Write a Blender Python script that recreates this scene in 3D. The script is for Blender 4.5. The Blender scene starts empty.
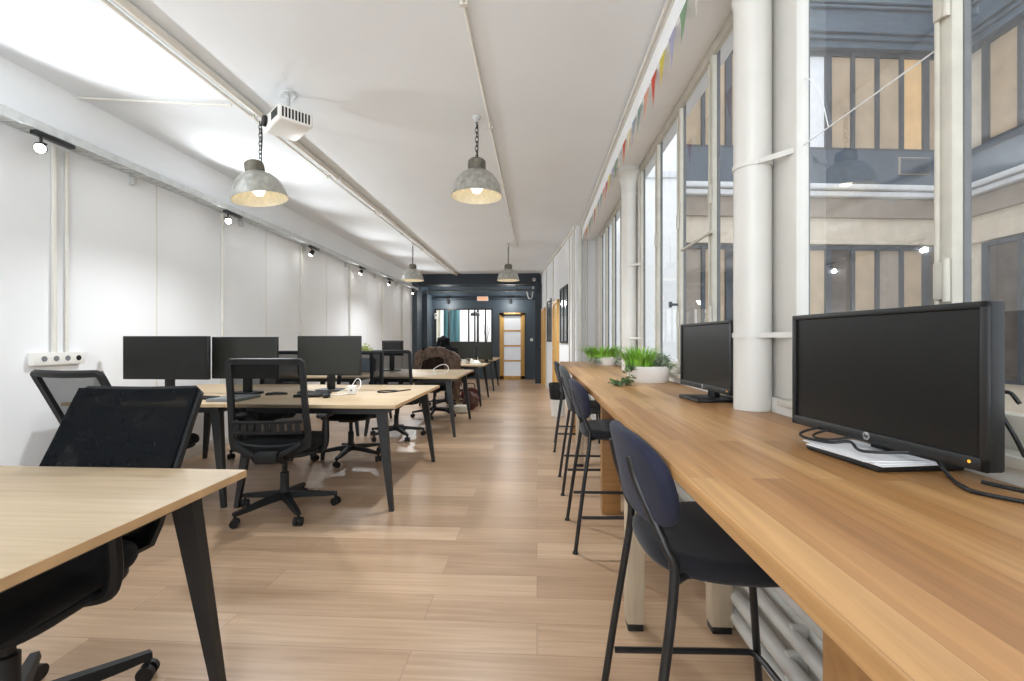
import bpy, bmesh, math, random
from mathutils import Vector, Matrix
random.seed(7)
PI = math.pi
scn = bpy.context.scene
COL = scn.collection
V = Vector

# ------------------------------------------------------------------ materials
MATS = {}
def new_mat(name):
    m = bpy.data.materials.new(name); m.use_nodes = True
    nt = m.node_tree; nt.nodes.clear()
    out = nt.nodes.new('ShaderNodeOutputMaterial')
    return m, nt, out
def lin(c):
    return tuple(((x/255)/12.92 if x/255 <= .04045 else ((x/255+.055)/1.055)**2.4) for x in c) + (1,)
def N(nt, t, **kw):
    n = nt.nodes.new(t)
    for k, v in kw.items():
        if k in n.inputs: n.inputs[k].default_value = v
        else: setattr(n, k, v)
    return n
def mat(name, rgb, rough=.5, metal=0, var=.06, scale=6, bump=0, bscale=60, sheen=0, spec=.5, stretch=(1,1,1), emit=None, estr=0):
    if name in MATS: return MATS[name]
    m, nt, out = new_mat(name)
    b = N(nt, 'ShaderNodeBsdfPrincipled', Roughness=rough, Metallic=metal)
    b.inputs['Specular IOR Level'].default_value = spec
    if sheen:
        b.inputs['Sheen Weight'].default_value = sheen
    tc = N(nt, 'ShaderNodeTexCoord')
    mp = N(nt, 'ShaderNodeMapping'); mp.inputs['Scale'].default_value = stretch
    nt.links.new(tc.outputs['Object'], mp.inputs['Vector'])
    no = N(nt, 'ShaderNodeTexNoise', Scale=scale, Detail=4.0)
    nt.links.new(mp.outputs['Vector'], no.inputs['Vector'])
    cr = N(nt, 'ShaderNodeValToRGB')
    c = lin(rgb)
    cr.color_ramp.elements[0].position = .3; cr.color_ramp.elements[1].position = .7
    cr.color_ramp.elements[0].color = tuple(x*(1-var) for x in c[:3])+(1,)
    cr.color_ramp.elements[1].color = tuple(min(1, x*(1+var)) for x in c[:3])+(1,)
    nt.links.new(no.outputs['Fac'], cr.inputs['Fac'])
    nt.links.new(cr.outputs['Color'], b.inputs['Base Color'])
    if bump:
        n2 = N(nt, 'ShaderNodeTexNoise', Scale=bscale, Detail=3.0)
        nt.links.new(mp.outputs['Vector'], n2.inputs['Vector'])
        bp = N(nt, 'ShaderNodeBump', Strength=bump, Distance=.01)
        nt.links.new(n2.outputs['Fac'], bp.inputs['Height'])
        nt.links.new(bp.outputs['Normal'], b.inputs['Normal'])
    if emit:
        b.inputs['Emission Color'].default_value = lin(emit)
        b.inputs['Emission Strength'].default_value = estr
    nt.links.new(b.outputs['BSDF'], out.inputs['Surface'])
    MATS[name] = m
    return m
def plank_mat(name, c1, c2, c3, plank_w, plank_l, axis, rough, grain=.35, gap=.0012, mortar=None, world=False, knots=0):
    """boards running along axis ('X' or 'Y')"""
    m, nt, out = new_mat(name)
    b = N(nt, 'ShaderNodeBsdfPrincipled', Roughness=rough)
    tc = N(nt, 'ShaderNodeTexCoord')
    mp = N(nt, 'ShaderNodeMapping')
    if axis == 'Y': mp.inputs['Rotation'].default_value = (0, 0, PI/2)
    nt.links.new(tc.outputs['Object'], mp.inputs['Vector'])
    br = N(nt, 'ShaderNodeTexBrick')
    br.inputs['Scale'].default_value = 1
    br.inputs['Brick Width'].default_value = plank_l
    br.inputs['Row Height'].default_value = plank_w
    br.inputs['Mortar Size'].default_value = gap
    br.inputs['Mortar Smooth'].default_value = .1
    br.inputs['Bias'].default_value = 0
    br.offset = .37; br.offset_frequency = 2; br.squash = 1
    br.inputs['Color1'].default_value = (0, 0, 0, 1); br.inputs['Color2'].default_value = (1, 1, 1, 1)
    br.inputs['Mortar'].default_value = (.5, .5, .5, 1)
    nt.links.new(mp.outputs['Vector'], br.inputs['Vector'])
    cr = N(nt, 'ShaderNodeValToRGB')
    e = cr.color_ramp.elements
    e[0].position = 0; e[0].color = lin(c1); e[1].position = 1; e[1].color = lin(c3)
    x = e.new(.5); x.color = lin(c2)
    nt.links.new(br.outputs['Color'], cr.inputs['Fac'])
    mp2 = N(nt, 'ShaderNodeMapping'); mp2.inputs['Scale'].default_value = (1.2, 26, 26)
    nt.links.new(mp.outputs['Vector'], mp2.inputs['Vector'])
    # offset grain per plank
    addv = N(nt, 'ShaderNodeVectorMath', operation='ADD')
    sc = N(nt, 'ShaderNodeVectorMath', operation='SCALE'); sc.inputs['Scale'].default_value = 37.0
    nt.links.new(br.outputs['Color'], sc.inputs[0])
    nt.links.new(mp2.outputs['Vector'], addv.inputs[0]); nt.links.new(sc.outputs['Vector'], addv.inputs[1])
    no = N(nt, 'ShaderNodeTexNoise', Scale=1.6, Detail=6.0, Distortion=.6)
    nt.links.new(addv.outputs['Vector'], no.inputs['Vector'])
    g = N(nt, 'ShaderNodeValToRGB')
    g.color_ramp.elements[0].position = .28; g.color_ramp.elements[1].position = .72
    lo = 1-grain
    g.color_ramp.elements[0].color = (lo, lo*.96, lo*.9, 1); g.color_ramp.elements[1].color = (1.05, 1.04, 1.02, 1)
    nt.links.new(no.outputs['Fac'], g.inputs['Fac'])
    mx = N(nt, 'ShaderNodeMix', data_type='RGBA', blend_type='MULTIPLY'); mx.inputs[0].default_value = 1
    nt.links.new(cr.outputs['Color'], mx.inputs[6]); nt.links.new(g.outputs['Color'], mx.inputs[7])
    last = mx
    # broad tonal drift
    n3 = N(nt, 'ShaderNodeTexNoise', Scale=1.1, Detail=3.0)
    mp3 = N(nt, 'ShaderNodeMapping'); mp3.inputs['Scale'].default_value = (1, 4, 1)
    nt.links.new(mp.outputs['Vector'], mp3.inputs['Vector']); nt.links.new(mp3.outputs['Vector'], n3.inputs['Vector'])
    g3 = N(nt, 'ShaderNodeValToRGB'); g3.color_ramp.elements[0].position = .3; g3.color_ramp.elements[1].position = .7
    g3.color_ramp.elements[0].color = (.9, .88, .86, 1); g3.color_ramp.elements[1].color = (1.04, 1.04, 1.04, 1)
    nt.links.new(n3.outputs['Fac'], g3.inputs['Fac'])
    m3 = N(nt, 'ShaderNodeMix', data_type='RGBA', blend_type='MULTIPLY'); m3.inputs[0].default_value = 1
    nt.links.new(last.outputs[2], m3.inputs[6]); nt.links.new(g3.outputs['Color'], m3.inputs[7]); last = m3
    if knots:
        vo = N(nt, 'ShaderNodeTexVoronoi', Scale=knots)
        mpk = N(nt, 'ShaderNodeMapping'); mpk.inputs['Scale'].default_value = (.45, 1.3, 1)
        nt.links.new(mp.outputs['Vector'], mpk.inputs['Vector']); nt.links.new(mpk.outputs['Vector'], vo.inputs['Vector'])
        gk = N(nt, 'ShaderNodeValToRGB'); gk.color_ramp.elements[0].position = .0; gk.color_ramp.elements[1].position = .1
        gk.color_ramp.elements[0].color = (.62, .55, .48, 1); gk.color_ramp.elements[1].color = (1, 1, 1, 1)
        nt.links.new(vo.outputs['Distance'], gk.inputs['Fac'])
        mk = N(nt, 'ShaderNodeMix', data_type='RGBA', blend_type='MULTIPLY'); mk.inputs[0].default_value = .8
        nt.links.new(last.outputs[2], mk.inputs[6]); nt.links.new(gk.outputs['Color'], mk.inputs[7]); last = mk
    if mortar:
        mm = N(nt, 'ShaderNodeMix', data_type='RGBA')
        mm.inputs[7].default_value = lin(mortar)
        nt.links.new(br.outputs['Fac'], mm.inputs[0]); nt.links.new(last.outputs[2], mm.inputs[6]); last = mm
    nt.links.new(last.outputs[2], b.inputs['Base Color'])
    bp = N(nt, 'ShaderNodeBump', Strength=.08, Distance=.002)
    nt.links.new(no.outputs['Fac'], bp.inputs['Height']); nt.links.new(bp.outputs['Normal'], b.inputs['Normal'])
    nt.links.new(b.outputs['BSDF'], out.inputs['Surface'])
    MATS[name] = m
    return m
def glass_mat(name, dust=.12, dustrgb=(200,200,195), rough=.05, tint=(1,1,1,1)):
    m, nt, out = new_mat(name)
    tr = N(nt, 'ShaderNodeBsdfTransparent'); tr.inputs['Color'].default_value = tint
    gl = N(nt, 'ShaderNodeBsdfGlossy', Roughness=.015)
    df = N(nt, 'ShaderNodeBsdfDiffuse'); df.inputs['Color'].default_value = lin(dustrgb)
    lw = N(nt, 'ShaderNodeLayerWeight', Blend=.35); fr = N(nt, 'ShaderNodeMapRange'); fr.inputs['To Min'].default_value = .03; fr.inputs['To Max'].default_value = .2; nt.links.new(lw.outputs['Fresnel'], fr.inputs['Value'])
    tc = N(nt, 'ShaderNodeTexCoord')
    mp = N(nt, 'ShaderNodeMapping'); mp.inputs['Scale'].default_value = (1, 1, .5)
    nt.links.new(tc.outputs['Object'], mp.inputs['Vector'])
    no = N(nt, 'ShaderNodeTexNoise', Scale=40, Detail=6.0, Roughness=.8)
    nt.links.new(mp.outputs['Vector'], no.inputs['Vector'])
    cr = N(nt, 'ShaderNodeValToRGB'); cr.color_ramp.elements[0].position = .45; cr.color_ramp.elements[1].position = .8
    cr.color_ramp.elements[0].color = (dust*.3,)*3+(1,); cr.color_ramp.elements[1].color = (dust*2.2,)*3+(1,)
    nt.links.new(no.outputs['Fac'], cr.inputs['Fac'])
    m1 = N(nt, 'ShaderNodeMixShader'); m2 = N(nt, 'ShaderNodeMixShader')
    nt.links.new(cr.outputs['Color'], m1.inputs[0]); nt.links.new(tr.outputs[0], m1.inputs[1]); nt.links.new(df.outputs[0], m1.inputs[2])
    nt.links.new(fr.outputs[0], m2.inputs[0]); nt.links.new(m1.outputs[0], m2.inputs[1]); nt.links.new(gl.outputs[0], m2.inputs[2])
    nt.links.new(m2.outputs[0], out.inputs['Surface'])
    MATS[name] = m
    return m
def mesh_mat(name, rgb, alpha):
    m, nt, out = new_mat(name)
    tr = N(nt, 'ShaderNodeBsdfTransparent')
    df = N(nt, 'ShaderNodeBsdfPrincipled', Roughness=.85); df.inputs['Specular IOR Level'].default_value = .12; df.inputs['Base Color'].default_value = lin(rgb)
    tc = N(nt, 'ShaderNodeTexCoord')
    wv = N(nt, 'ShaderNodeTexNoise', Scale=30)
    nt.links.new(tc.outputs['Object'], wv.inputs['Vector'])
    mr = N(nt, 'ShaderNodeMapRange'); mr.inputs['To Min'].default_value = alpha-.015; mr.inputs['To Max'].default_value = alpha+.015
    nt.links.new(wv.outputs['Fac'], mr.inputs['Value'])
    mx = N(nt, 'ShaderNodeMixShader')
    nt.links.new(mr.outputs['Result'], mx.inputs[0])
    nt.links.new(tr.outputs[0], mx.inputs[1]); nt.links.new(df.outputs[0], mx.inputs[2])
    nt.links.new(mx.outputs[0], out.inputs['Surface'])
    MATS[name] = m
    return m
def emis_mat(name, rgb, s):
    m, nt, out = new_mat(name)
    e = N(nt, 'ShaderNodeEmission'); e.inputs['Color'].default_value = lin(rgb); e.inputs['Strength'].default_value = s
    nt.links.new(e.outputs[0], out.inputs['Surface']); MATS[name] = m
    return m

M_wall = mat('white_plaster', (240,242,244), .85, var=.015, scale=2, bump=.06, bscale=40)
M_ceil = mat('ceiling_plaster', (236,240,244), .85, var=.015, scale=1.5, bump=.04, bscale=30)
M_trim = mat('cream_paint', (222,219,211), .45, var=.03, scale=8)
M_pipew = mat('white_pipe_paint', (208,206,200), .4, var=.03, scale=5, bump=.05, bscale=25)
M_sash = mat('old_white_sash_paint', (186,182,170), .5, var=.08, scale=14, bump=.15, bscale=40)
M_sashdark = mat('dark_outer_frame', (70,76,84), .6, var=.1, scale=20)
M_blue = mat('navy_wall_paint', (70,83,94), .55, var=.05, scale=3)
M_navy2 = mat('dark_navy_paint', (42,52,62), .55, var=.05, scale=3)
M_black = mat('black_metal', (24,25,27), .42, var=.08, scale=20)
M_leg = mat('graphite_metal', (31,33,35), .45, var=.06, scale=15)
M_plastic = mat('black_plastic', (17,18,20), .55, var=.08, scale=25)
M_greyplastic = mat('dark_grey_plastic', (25,27,29), .55, var=.06, scale=25, spec=.35)
M_bezel = mat('monitor_bezel_plastic', (19,20,21), .5, var=.05, scale=20)
M_screen = mat('matte_black_screen', (24,24,23), .32, var=.05, scale=3, spec=.3)
M_screen2 = mat('matte_grey_screen', (44,45,41), .4, var=.05, scale=3, spec=.35)
M_seatfab = mat('black_seat_fabric', (13,14,17), .9, var=.15, scale=40, bump=.2, bscale=300, sheen=.05, spec=.2)
M_mesh = mesh_mat('black_chair_mesh', (10,12,14), .72)
M_meshd = mesh_mat('dense_chair_mesh', (11,14,17), .97)
M_navyvelvet = mat('navy_velvet', (12,14,22), .9, var=.25, scale=8, sheen=.12, bump=.1, bscale=200)
M_bluevelvet = mat('blue_velvet', (24,27,48), .9, var=.3, scale=8, sheen=.05, bump=.1, bscale=200)
M_greyvelvet = mat('grey_upholstery', (44,48,50), .8, var=.12, scale=8, sheen=.1)
M_galv = mat('galvanised_steel', (186,186,180), .36, metal=.75, var=.25, scale=22, bump=.1, bscale=30)
M_shadein = mat('cream_enamel', (222,216,196), .5, var=.12, scale=30, emit=(255,236,196), estr=.08)  # faint emission stands in for bulb light on the shade lining
M_steel = mat('zinc_tray_steel', (200,203,203), .45, metal=.25, var=.1, scale=20)
M_white = mat('white_plastic', (232,231,227), .4, var=.02)
M_whitepot = mat('white_ceramic', (233,229,224), .4, var=.03)
M_paper = mat('white_paper', (238,238,240), .8, var=.02)
M_soil = mat('potting_soil', (52,40,30), .95, var=.3, scale=60, bump=.6, bscale=80)
M_fern = mat('bright_green_leaf', (128,178,62), .5, var=.35, scale=18)
M_silver = mat('grey_green_leaf', (138,156,126), .6, var=.25, scale=22)
M_ivy = mat('ivy_leaf', (92,120,74), .5, var=.4, scale=26)
M_varieg = mat('variegated_leaf', (160,172,150), .5, var=.35, scale=30)
M_oakdoor = mat('honey_pine', (214,170,96), .45, var=.12, scale=6, stretch=(8,8,.8))
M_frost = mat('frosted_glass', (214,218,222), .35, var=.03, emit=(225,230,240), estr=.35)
M_floor = plank_mat('oak_laminate_floor', (180,151,124), (195,166,138), (208,180,152), .19, 1.29, 'X', .33, grain=.2, gap=.0011, mortar=(140,116,94), knots=1.3)
M_bar = plank_mat('oak_butcher_block', (158,112,66), (182,136,86), (200,158,108), .062, .95, 'Y', .36, grain=.3, gap=.0005, mortar=(140,104,68))
M_barleg = plank_mat('oak_leg_wood', (160,118,72), (172,130,80), (180,138,88), .2, 2.0, 'X', .45, grain=.2, gap=.0)
M_greypost = mat('bleached_oak_post', (186,170,146), .5, var=.08, scale=6, stretch=(10,10,.7))
M_desk = plank_mat('pale_oak_desk', (190,169,137), (192,171,139), (194,173,142), 3.0, 5.0, 'X', .52, grain=.16, gap=.0)
M_deskedge = mat('oak_desk_edge', (196,160,118), .5, var=.1, scale=10)
M_glass = glass_mat('dusty_window_glass', .07)
M_glassc = glass_mat('clean_glass', .03)
M_brick = mat('painted_rough_wall', (224,222,216), .7, var=.05, scale=9, bump=.5, bscale=14)
M_baseb = mat('baseboard_paint', (226,223,216), .5, var=.03)
M_zinc = mat('blue_zinc_panel', (84,96,110), .5, var=.12, scale=5, stretch=(1,1,.4))
M_zincd = mat('blue_zinc_roof', (74,92,108), .5, var=.25, scale=6, stretch=(.5,.5,3))
M_stone = mat('cream_stone', (216,204,186), .85, var=.08, scale=3)
M_taupe = mat('taupe_render', (160,148,136), .85, var=.1, scale=4)
M_ledge = mat('pale_ledge', (225,226,228), .6, var=.04)
M_beigein = mat('beige_blind', (186,164,138), .8, var=.16, scale=2)
M_warmin = mat('warm_interior', (214,178,130), .8, var=.1, scale=2, emit=(235,190,130), estr=.25)
M_whitein = mat('white_blind', (235,235,238), .8, var=.03)
M_darkin = mat('dark_shop_interior', (92,82,76), .6, var=.35, scale=4)
M_court = mat('white_court_render', (240,240,240), .8, var=.03)
M_cour_floor = mat('courtyard_paving', (150,146,140), .9, var=.1)
M_fur = mat('brown_faux_fur', (132,108,92), .95, var=.45, scale=16, bump=1.0, bscale=90, sheen=.5)
M_red = mat('dark_red_fabric', (96,36,34), .8, var=.2)
M_amber = emis_mat('amber_led', (255,180,60), 2.0)
M_bulb = emis_mat('lamp_bulb', (255,240,214), 7)
M_spotface = emis_mat('spot_lens', (255,250,240), 30)
M_teal = mat('teal_curtain', (70,120,128), .8, var=.2, scale=5, stretch=(6,6,.4))
M_cream = mat('cream_curtain', (226,222,204), .85, var=.06)
M_exit = mat('peach_sign_face', (232,178,150), .5, var=.03, emit=(255,190,150), estr=.6)
M_logo = mat('silver_logo', (190,192,194), .3, metal=.6, var=.03)
M_sheet = mat('silver_grey_plastic', (120,124,126), .45, var=.05)
M_yg = mat('yellow_green_paper', (196,206,120), .7, var=.1)

# ------------------------------------------------------------------ geometry helpers
class MB:
    def __init__(s): s.bm = bmesh.new()
    def _add(s, verts, faces):
        vs = [s.bm.verts.new(v) for v in verts]
        for f in faces:
            try: s.bm.faces.new([vs[i] for i in f])
            except ValueError: pass
        return vs
    def box(s, lo, hi, bev=0, seg=2, M=None):
        x0,y0,z0 = lo; x1,y1,z1 = hi
        b2 = bmesh.new()
        vs = [b2.verts.new(p) for p in [(x0,y0,z0),(x1,y0,z0),(x1,y1,z0),(x0,y1,z0),(x0,y0,z1),(x1,y0,z1),(x1,y1,z1),(x0,y1,z1)]]
        for f in [(3,2,1,0),(4,5,6,7),(0,1,5,4),(1,2,6,5),(2,3,7,6),(3,0,4,7)]: b2.faces.new([vs[i] for i in f])
        if bev: bmesh.ops.bevel(b2, geom=list(b2.edges), offset=bev, segments=seg, profile=.5, affect='EDGES')
        s.merge(b2, M)
        return s
    def cbox(s, c, size, bev=0, seg=2, M=None):
        return s.box([c[i]-size[i]/2 for i in range(3)], [c[i]+size[i]/2 for i in range(3)], bev, seg, M)
    def merge(s, b2, M=None):
        mp = {}
        for v in b2.verts: mp[v] = s.bm.verts.new(M @ v.co if M else v.co)
        for f in b2.faces:
            try: s.bm.faces.new([mp[v] for v in f.verts])
            except ValueError: pass
        b2.free()
    def rings(s, rings, caps=True, closed=False):
        """rings: list of equal-length vertex loops"""
        n = len(rings[0])
        R = [[s.bm.verts.new(p) for p in r] for r in rings]
        m = len(R)
        for i in range(m if closed else m-1):
            a, b = R[i], R[(i+1) % m]
            for j in range(n):
                k = (j+1) % n
                s.bm.faces.new((a[j], a[k], b[k], b[j]))
        if caps and not closed:
            s.bm.faces.new(list(reversed(R[0]))); s.bm.faces.new(R[-1])
        return s
    def cyl(s, p1, p2, r1, r2=None, seg=16):
        r2 = r1 if r2 is None else r2
        p1, p2 = V(p1), V(p2); d = (p2-p1).normalized()
        a = d.orthogonal().normalized(); b = d.cross(a)
        rs = []
        for p, r in ((p1, r1), (p2, r2)):
            rs.append([p + a*math.cos(2*PI*i/seg)*r + b*math.sin(2*PI*i/seg)*r for i in range(seg)])
        return s.rings(rs)
    def tube(s, pts, r, seg=8, closed=False, caps=True):
        pts = [V(p) for p in pts]; n = len(pts)
        a = None; rs = []
        for i, p in enumerate(pts):
            if closed: d = (pts[(i+1) % n]-pts[i-1]).normalized()
            else: d = (pts[min(i+1, n-1)]-pts[max(i-1, 0)]).normalized()
            if a is None: a = d.orthogonal().normalized()
            else:
                a = (a - d*a.dot(d))
                a = a.normalized() if a.length > 1e-6 else d.orthogonal().normalized()
            b = d.cross(a)
            rr = r[i] if isinstance(r, (list, tuple)) else r
            rs.append([p + a*math.cos(2*PI*j/seg)*rr + b*math.sin(2*PI*j/seg)*rr for j in range(seg)])
        return s.rings(rs, caps=caps, closed=closed)
    def lathe(s, prof, c=(0,0,0), seg=32, caps=False, sx=1, sy=1):
        rs = [[V((c[0]+r*sx*math.cos(2*PI*i/seg), c[1]+r*sy*math.sin(2*PI*i/seg), c[2]+z)) for i in range(seg)] for r, z in prof]
        return s.rings(rs, caps=caps)
    def frustum(s, pt, st, pb, sb):
        rs = []
        for p, z in ((pb, sb), (pt, st)):
            rs.append([V((p[0]+i*z[0]/2, p[1]+j*z[1]/2, p[2])) for i, j in ((-1,-1),(1,-1),(1,1),(-1,1))])
        return s.rings(rs)
    def pad(s, wx, wy, t, n=4, r=.02, f=None, seg=40, dome=0):
        """cushion with superellipse outline, thickness t, rounded rim; f maps local point"""
        prof = []
        K = 5
        for k in range(K+1):
            a = PI/2*k/K; prof.append((r*(1-math.sin(a)), -t/2 + r*(1-math.cos(a))))
        prof = [(r-0, -t/2)] + [(r*(1-math.sin(PI/2*k/K)), -t/2+r*(1-math.cos(PI/2*k/K))) for k in range(1, K+1)] + \
               [(r*(1-math.cos(PI/2*k/K)), t/2-r+r*math.sin(PI/2*k/K)) for k in range(0, K+1)]
        full = []
        inner = [(.0, .35, .7)]
        def loop(ins, z, scale=1):
            L = []
            for i in range(seg):
                a = 2*PI*i/seg; c, q = math.cos(a), math.sin(a)
                x = (wx/2-ins)*abs(c)**(2/n)*(1 if c >= 0 else -1)*scale
                y = (wy/2-ins)*abs(q)**(2/n)*(1 if q >= 0 else -1)*scale
                zz = z + dome*(1-scale)*(1 if z > 0 else 0)
                L.append(V((x, y, zz)))
            return L
        rs = [loop(r, -t/2, k) for k in (.02, .4, .75)] + [loop(i, z) for i, z in prof] + [loop(r, t/2, k) for k in (.75, .4, .02)]
        if f: rs = [[V(f(p)) for p in L] for L in rs]
        return s.rings(rs)
    def grid(s, f, nu, nv, thick=0):
        vs = [[s.bm.verts.new(f(i/nu, j/nv)) for j in range(nv+1)] for i in range(nu+1)]
        for i in range(nu):
            for j in range(nv):
                s.bm.faces.new((vs[i][j], vs[i+1][j], vs[i+1][j+1], vs[i][j+1]))
        return s
    def poly(s, pts, faces=None):
        s._add(pts, faces or [tuple(range(len(pts)))]); return s
    def build(s, name, m, parent=None, smooth=40, loc=None, rot=None, fix=True):
        if fix: bmesh.ops.recalc_face_normals(s.bm, faces=s.bm.faces)
        me = bpy.data.meshes.new(name); s.bm.to_mesh(me); s.bm.free()
        if smooth:
            me.polygons.foreach_set('use_smooth', [True]*len(me.polygons))
            try: me.set_sharp_from_angle(angle=math.radians(smooth))
            except Exception: pass
        me.materials.append(m)
        o = bpy.data.objects.new(name, me); COL.objects.link(o)
        if parent: o.parent = parent
        if loc: o.location = loc
        if rot: o.rotation_euler = rot
        return o
def tag(o, label, cat, group=None, kind=None):
    o['label'] = label; o['category'] = cat
    if group: o['group'] = group
    if kind: o['kind'] = kind
    return o
def struct(o): o['kind'] = 'structure'; return o
def thing(name, label, cat, loc=(0,0,0), rz=0, group=None):
    o = bpy.data.objects.new(name, None); COL.objects.link(o)
    o.empty_display_size = .1
    o.location = loc; o.rotation_euler = (0, 0, rz)
    return tag(o, label, cat, group)
def kids(o): return [c for c in bpy.data.objects if c.parent == o]
def dup(root, loc, rz=0, label=None, group=None):
    def cp(o, parent):
        c = o.copy(); COL.objects.link(c)
        if parent: c.parent = parent
        for ch in kids(o): cp(ch, c)
        return c
    r = cp(root, None); r.location = loc; r.rotation_euler = (0, 0, rz)
    if label: r['label'] = label
    if group: r['group'] = group
    return r
def smooth_path(pts, n=8):
    """Catmull-Rom"""
    P = [V(p) for p in pts]; P = [P[0]*2-P[1]] + P + [P[-1]*2-P[-2]]
    out = []
    for i in range(1, len(P)-2):
        for k in range(n):
            t = k/n
            a, b, c, d = P[i-1], P[i], P[i+1], P[i+2]
            out.append(.5*((2*b)+(c-a)*t+(2*a-5*b+4*c-d)*t*t+(3*b-a-3*c+d)*t**3))
    out.append(P[-2]); return out

# ------------------------------------------------------------------ room dimensions
CAM_Z = 1.18
CEIL = 3.04
LX = -3.5
WX = .97            # window plane
BEAMX = .72
Y0 = -2.6; YP = 12.6; YB = 13.9
BAR_Z = .90
# ------------------------------------------------------------------ shell
struct(MB().box((LX-.1, Y0, -.1), (1.25, 16.5, 0)).build('floor', M_floor))
struct(MB().box((LX-.1, Y0, CEIL), (1.25, 16.5, CEIL+.12)).build('ceiling', M_ceil))
struct(MB().box((LX-.1, Y0, 0), (LX, YP, CEIL)).build('wall_left', M_wall))
struct(MB().box((LX-.1, Y0-.1, 0), (1.25, Y0, CEIL)).build('wall_rear', M_wall))
struct(MB().box((LX, Y0, 0), (LX+.015, YP, .11), .004).build('baseboard_left', M_baseb))
# right: parapet below the windows, beam above, piers between openings
m = MB()
m.box((.86, Y0, 0), (1.02, 7.42, BAR_Z-.035))
m.box((.93, Y0, BAR_Z-.035), (1.02, 7.42, .955))
struct(m.build('wall_right', M_brick))
struct(MB().box((BEAMX, Y0, 2.80), (1.02, 7.42, CEIL), .006).build('trim_1', M_wall))       # beam over the windows
m = MB()
for a, b in ((1.715, 1.98), (4.29, 4.66), (6.95, 7.42)):
    m.box((.945, a, .955), (.992, b, 2.80), .008)
m.box((.93, Y0, .955), (.992, -.06, 2.80))
struct(m.build('trim_2', M_pipew))                                                            # piers
struct(MB().box((BEAMX-.025, Y0, CEIL-.05), (BEAMX, 7.40, CEIL-.02), .008).build('trim_3', M_trim))
struct(MB().box((BEAMX-.012, Y0, 2.955), (BEAMX, 7.40, 2.965)).build('trim_4', M_trim))
# angled partition
A = V((.636, 7.42, 0)); B = V((.09, 12.95, 0)); AB = (B-A).normalized(); NB = V((AB.y, -AB.x, 0))   # NB to +X side
def wpt(y, off=0, z=0):
    t = (y-A.y)/AB.y
    p = A + AB*t + NB*off
    return V((p.x, p.y, z))
def wbox(m, ya, yb, z0, z1, o0, o1):
    q = [wpt(ya,o0), wpt(yb,o0), wpt(yb,o1), wpt(ya,o1)]
    m.rings([[V((p.x,p.y,z0)) for p in q], [V((p.x,p.y,z1)) for p in q]])
m = MB(); wbox(m, 7.42, 12.95, 0, CEIL, 0, .12)
m.box((.636, 7.42, 0), (1.22, 7.54, CEIL))
struct(m.build('wall_partition', M_wall))
m = MB(); wbox(m, 7.5, 12.9, 0, .09, -.013, 0); struct(m.build('baseboard_right', M_baseb))
m = MB()
for y in (7.55, 7.72, 8.02, 10.15, 11.4): m.tube([wpt(y,-.012,0.1), wpt(y,-.012,CEIL)], .012, 8)
wbox(m, 7.45, 12.9, CEIL-.04, CEIL, -.03, 0)
struct(m.build('trim_5', M_trim))
m = MB(); m.cyl((.70,7.36,.02),(.70,7.36,CEIL),.03); m.cyl((.79,7.37,.02),(.79,7.37,CEIL),.022)
tag(m.build('corner_pipe', M_pipew), 'pair of thin white vertical pipes in the corner beyond the bar', 'pipe')
# doors and windows set on the partition
def part_window(n, ya, yb, z0, z1):
    m = MB()
    for a, b in ((ya, ya+.04), (yb-.04, yb), ((ya+yb)/2-.015, (ya+yb)/2+.015)): wbox(m, a, b, z0, z1, -.03, -.004)
    for a, b in ((z0, z0+.04), (z1-.04, z1)): wbox(m, ya, yb, a, b, -.028, -.004)
    o = struct(m.build('window_%d' % n, M_black))
    m = MB(); wbox(m, ya+.04, yb-.04, z0+.04, z1-.04, -.014, -.006); m.build('pane', mat('grey_pane', (120,128,132), .15, var=.15, scale=2), o)
def part_door(n, ya, yb, z1):
    m = MB()
    for a, b in ((ya, ya+.07), (yb-.07, yb)): wbox(m, a, b, 0, z1, -.05, -.002)
    wbox(m, ya, yb, z1-.07, z1, -.048, -.002)
    o = struct(m.build('door_%d' % n, M_oakdoor))
    m = MB(); wbox(m, ya+.07, yb-.07, .01, z1-.07, -.025, -.002); m.build('door_leaf', M_oakdoor, o)
    m = MB(); p = wpt(yb-.13, -.06, 1.0); m.tube([wpt(yb-.13,-.02,1.02), wpt(yb-.13,-.07,1.02), wpt(yb-.25,-.07,1.02)], .011); m.build('door_handle', M_steel, o)
part_window(5, 8.2, 9.05, 1.13, 2.19)
part_door(2, 9.28, 10.0, 2.02)
part_window(6, 10.45, 11.15, 1.15, 2.15)
part_door(3, 11.6, 12.25, 2.02)

# ------------------------------------------------------------------ blue back bay
m = MB()
WIN = (-3.15, -1.36, 1.10, 2.16); DOOR = (-1.14, -.37, 0, 2.03)
m.box((LX, YB, 0), (WIN[0], YB+.12, CEIL)); m.box((WIN[0], YB, 0), (WIN[1], YB+.12, WIN[2])); m.box((WIN[0], YB, WIN[3]), (WIN[1], YB+.12, CEIL))
m.box((WIN[1], YB, 0), (DOOR[0], YB+.12, CEIL)); m.box((DOOR[0], YB, DOOR[3]), (DOOR[1], YB+.12, CEIL)); m.box((DOOR[1], YB, 0), (.3, YB+.12, CEIL))
struct(m.build('wall_back', M_blue))
m = MB(); m.box((LX-.1, YP, 0), (-3.36, YB, CEIL)); m.box((-3.36, 13.2, 0), (-3.22, YB, 2.55))
struct(m.build('wall_back_left', M_blue))
m = MB(); m.box((-.05, YP-.1, 0), (.14, YP+.25, CEIL-.3)); m.box((-.02, YP+.25, 0), (.14, YB, CEIL-.3)); struct(m.build('wall_back_right', M_navy2))
struct(MB().box((-3.36, YP, CEIL-.3), (.14, YP+.5, CEIL)).build('trim_6', M_navy2))
struct(MB().box((-3.36, YB-.12, CEIL-.62), (-.03, YB, CEIL-.56)).build('trim_7', M_navy2))
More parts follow.
